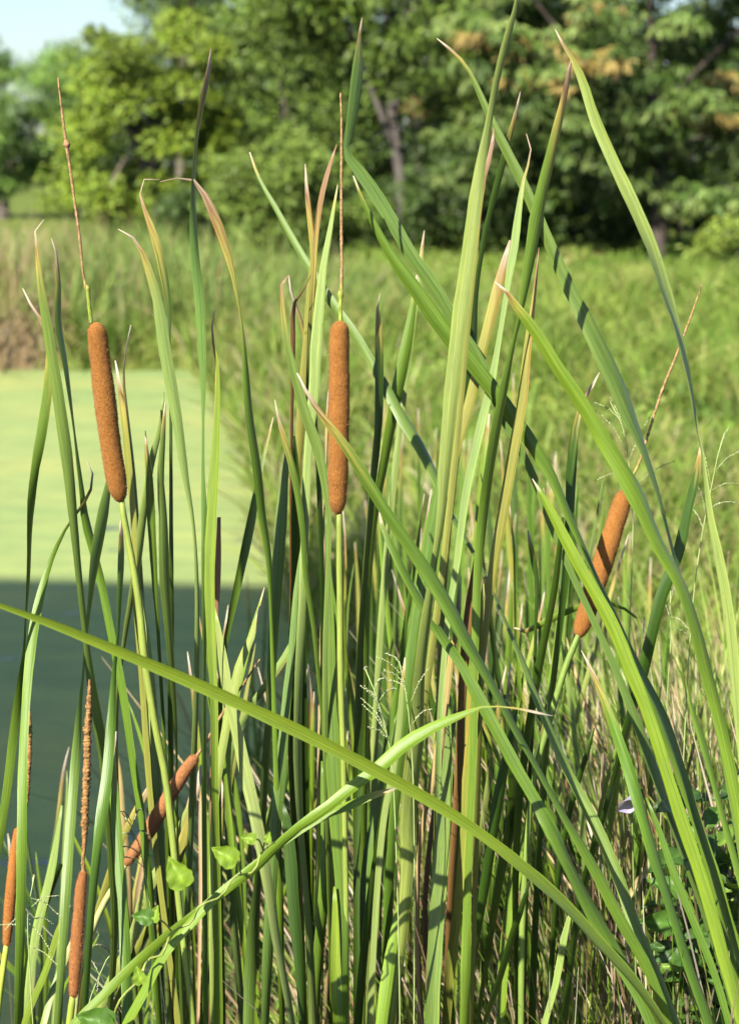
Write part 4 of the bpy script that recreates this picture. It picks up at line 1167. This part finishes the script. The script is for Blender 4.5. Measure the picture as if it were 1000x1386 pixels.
# ------------------------------------------------------------------ dark leafy shrub at the edge
sb = Vector((.42, 2.12, .05))
shrub = empty('leafy_shrub', sb, 'dark glossy leafy shrub at the bottom corner behind the leaves', 'shrub')
g = np.random.default_rng(5)
twigs = []
for i in range(20):
    tip = np.array(PX(g.uniform(918, 1060), g.uniform(985, 1330), g.uniform(1.96, 2.25)))
    b0 = np.array(sb) + np.array([g.uniform(-.04, .04), g.uniform(-.04, .04), 0])
    mid = (b0 + tip) / 2 + np.array([g.uniform(-.05, .05), g.uniform(-.05, .05), .12])
    S_, _ = catmull(np.array([b0, mid, tip]), 22)
    V, F = tube_data(S_, np.linspace(.003, .0012, 22), 6)
    mesh_obj('twig', V, F, M_BARK, shrub, np.tile((.13, .11, .05), (len(V), 1)))
    for k in range(9, 22):
        for _ in range(1 + (k % 2)):
            az = g.uniform(0, 6.28)
            d = Vector((math.cos(az), math.sin(az) * .8, g.uniform(-.35, .45)))
            place_leaf(ME_OV[g.choice(3, p=[.5, .35, .15])], shrub, 'leaf', S_[k], d, Vector((g.uniform(-.7, .4), g.uniform(-1, .1), g.uniform(.3, 1))), g.uniform(.034, .056))


# ------------------------------------------------------------------ seed heads of the wild grass
def panicle(name, stem_px, d, branches, label, seed, col=(.46, .48, .28), stemcol=(.34, .42, .15)):
    g = np.random.default_rng(seed)
    pts = [np.array(PX(x, y, d)) for x, y in stem_px]
    b = pts[0]
    gz = max(float(ground_z(b[0], b[1])), -.05)
    foot = np.array([b[0] + g.uniform(-.03, .03), b[1] + .05, gz - .02])
    root = empty(name, foot, label, 'grass')
    S_, _ = catmull(np.array([foot] + pts), 50)
    V, F = tube_data(S_, np.linspace(.0013, .0005, 50), 5)
    st_ = mesh_obj('stem', V, F, M_STALK, root, np.tile(stemcol, (len(V), 1)))
    for (x0, y0, x1, y1) in branches:
        a = np.array(PX(x0, y0, d)); e = np.array(PX(x1, y1, d + g.uniform(-.02, .02)))
        m = (a + e) / 2 + np.array([0, 0, .004])
        B, _ = catmull(np.array([a, m, e]), 14)
        VV, FF, CC = [], [], []
        V, F = tube_data(B, np.full(14, .00035), 4)
        VV.append(V); FF += F; CC.append(np.tile(stemcol, (len(V), 1))); o = len(V)
        for k in range(3, 14):                       # spikelets
            for sgn in (-1, 1):
                T = norm(B[min(k + 1, 13)] - B[k - 1])
                dd = norm(T + sgn * .5 * norm(g.normal(size=3)))
                L = g.uniform(.0016, .0030)
                W_ = norm(np.cross(dd, g.normal(size=3))) * L * .28
                W2 = norm(np.cross(dd, W_)) * L * .28
                c = B[k]; mm = c + dd * L * .45
                VV.append(np.array([c, mm + W_, mm + W2, mm - W_, mm - W2, c + dd * L]))
                for q in range(4):
                    FF.append((o, o + 1 + q, o + 1 + (q + 1) % 4)); FF.append((o + 5, o + 1 + (q + 1) % 4, o + 1 + q))
                CC.append(np.tile(np.array(col) * g.uniform(.6, 1.3), (6, 1))); o += 6
        mesh_obj('seed_branch', np.vstack(VV), FF, M_STRAW, st_, np.vstack(CC))
    return root


panicle('wild_grass', [(535, 1120), (527, 1010), (515, 960), (505, 930), (494, 905)], 1.87, [(527, 1000, 492, 955), (524, 990, 490, 946), (520, 975, 494, 930), (512, 950, 534, 932), (507, 935, 518, 918), (498, 912, 493, 905), (528, 1005, 500, 985), (515, 955, 490, 930)], 'wild grass seed head hanging in front of the centre stems', 1)
panicle('wild_grass', [(560, 1100), (556, 1000), (548, 930), (540, 895)], 1.89, [(548, 920, 512, 890), (545, 905, 524, 885), (550, 930, 522, 908), (552, 940, 530, 921), (556, 950, 580, 905), (558, 980, 582, 960)], 'wild grass seed head beside the yellow tipped leaf', 2)
panicle('wild_grass', [(855, 760), (856, 700), (852, 645), (846, 590), (835, 560), (825, 543)], 2.2, [(852, 645, 820, 588), (850, 625, 880, 562), (848, 610, 812, 560), (856, 640, 806, 650), (862, 655, 910, 625), (840, 570, 805, 545), (845, 585, 826, 540)], 'pale wild grass seed head above the tilted spike', 3)
panicle('wild_grass', [(935, 840), (950, 720), (962, 660), (970, 620), (980, 585)], 2.1, [(962, 660, 945, 590), (966, 640, 998, 612), (960, 665, 1000, 655), (956, 690, 998, 680), (955, 700, 945, 660), (972, 615, 985, 580), (952, 720, 938, 690)], 'wild grass seed head by the drooping arched leaf at the picture edge', 4)
panicle('wild_grass', [(45, 1386), (40, 1300), (38, 1240), (44, 1200), (47, 1185)], 1.88, [(44, 1200, 48, 1184), (40, 1230, 78, 1212), (40, 1250, 70, 1290), (39, 1280, 82, 1310), (40, 1262, 0, 1252), (40, 1245, 72, 1250), (38, 1240, 10, 1256), (40, 1215, 80, 1238)], 'wild grass seed head at the foot of the slender spike', 5)
panicle('wild_grass', [(225, 1386), (208, 1260), (198, 1190), (188, 1140), (178, 1115), (165, 1100)], 1.95, [(188, 1140, 165, 1128), (184, 1125, 205, 1135), (178, 1112, 162, 1098), (192, 1160, 163, 1145), (196, 1175, 165, 1160), (180, 1118, 190, 1095)], 'wild grass seed head in front of the low tilted spike', 6)
panicle('wild_grass', [(110, 1420), (120, 1360), (135, 1320), (150, 1290), (160, 1280)], 1.98, [(135, 1320, 118, 1296), (140, 1310, 132, 1340), (150, 1292, 133, 1262), (155, 1285, 168, 1300), (128, 1338, 142, 1345), (150, 1290, 125, 1280)], 'wild grass seed head low down between the slender spike and the vine', 7)
panicle('wild_grass', [(905, 900), (908, 860), (906, 830), (907, 800)], 2.15, [(907, 850, 935, 865), (906, 835, 930, 850), (906, 820, 914, 790), (907, 840, 896, 815)], 'small wild grass seed head beside the dark crossing leaf', 8)

# lilac bindweed flower
fp = PX(851, 1085, 2.05)
fl = empty('bindweed_flower', (fp.x + .01, fp.y + .02, float(ground_z(fp.x, fp.y))), 'small pale lilac flower hanging among the dry straw', 'flower')
V, F, C = [], [], []
for i in range(9):
    t = i / 8; r = .0018 + .0085 * t ** 1.8; z = -.013 + .022 * t
    for j in range(20):
        a = j / 20 * 2 * math.pi; rr = r * (1 + .08 * t * math.cos(5 * a))
        V.append(np.array(fp) + np.array([math.cos(a) * rr - .3 * z, -z * .75 + math.sin(a) * rr * .5, -math.sin(a) * rr * .85 - z * .35]))
        C.append(np.array((.58, .50, .74)) * (1 - .2 * (1 - t)))
for i in range(8):
    for j in range(20):
        k2 = (j + 1) % 20
        F.append((i * 20 + j, i * 20 + k2, (i + 1) * 20 + k2, (i + 1) * 20 + j))
mesh_obj('petals', V, F, M_VINE, fl, C)
S_, _ = catmull(np.array([np.array(fl.location), np.array(fp) + [0.02, .03, -.35], np.array(fp) + [.004, .012, .005]]), 30)
V, F = tube_data(S_, np.full(30, .0010), 5)
mesh_obj('flower_stem', V, F, M_STALK, fl, np.tile((.2, .28, .07), (len(V), 1)))
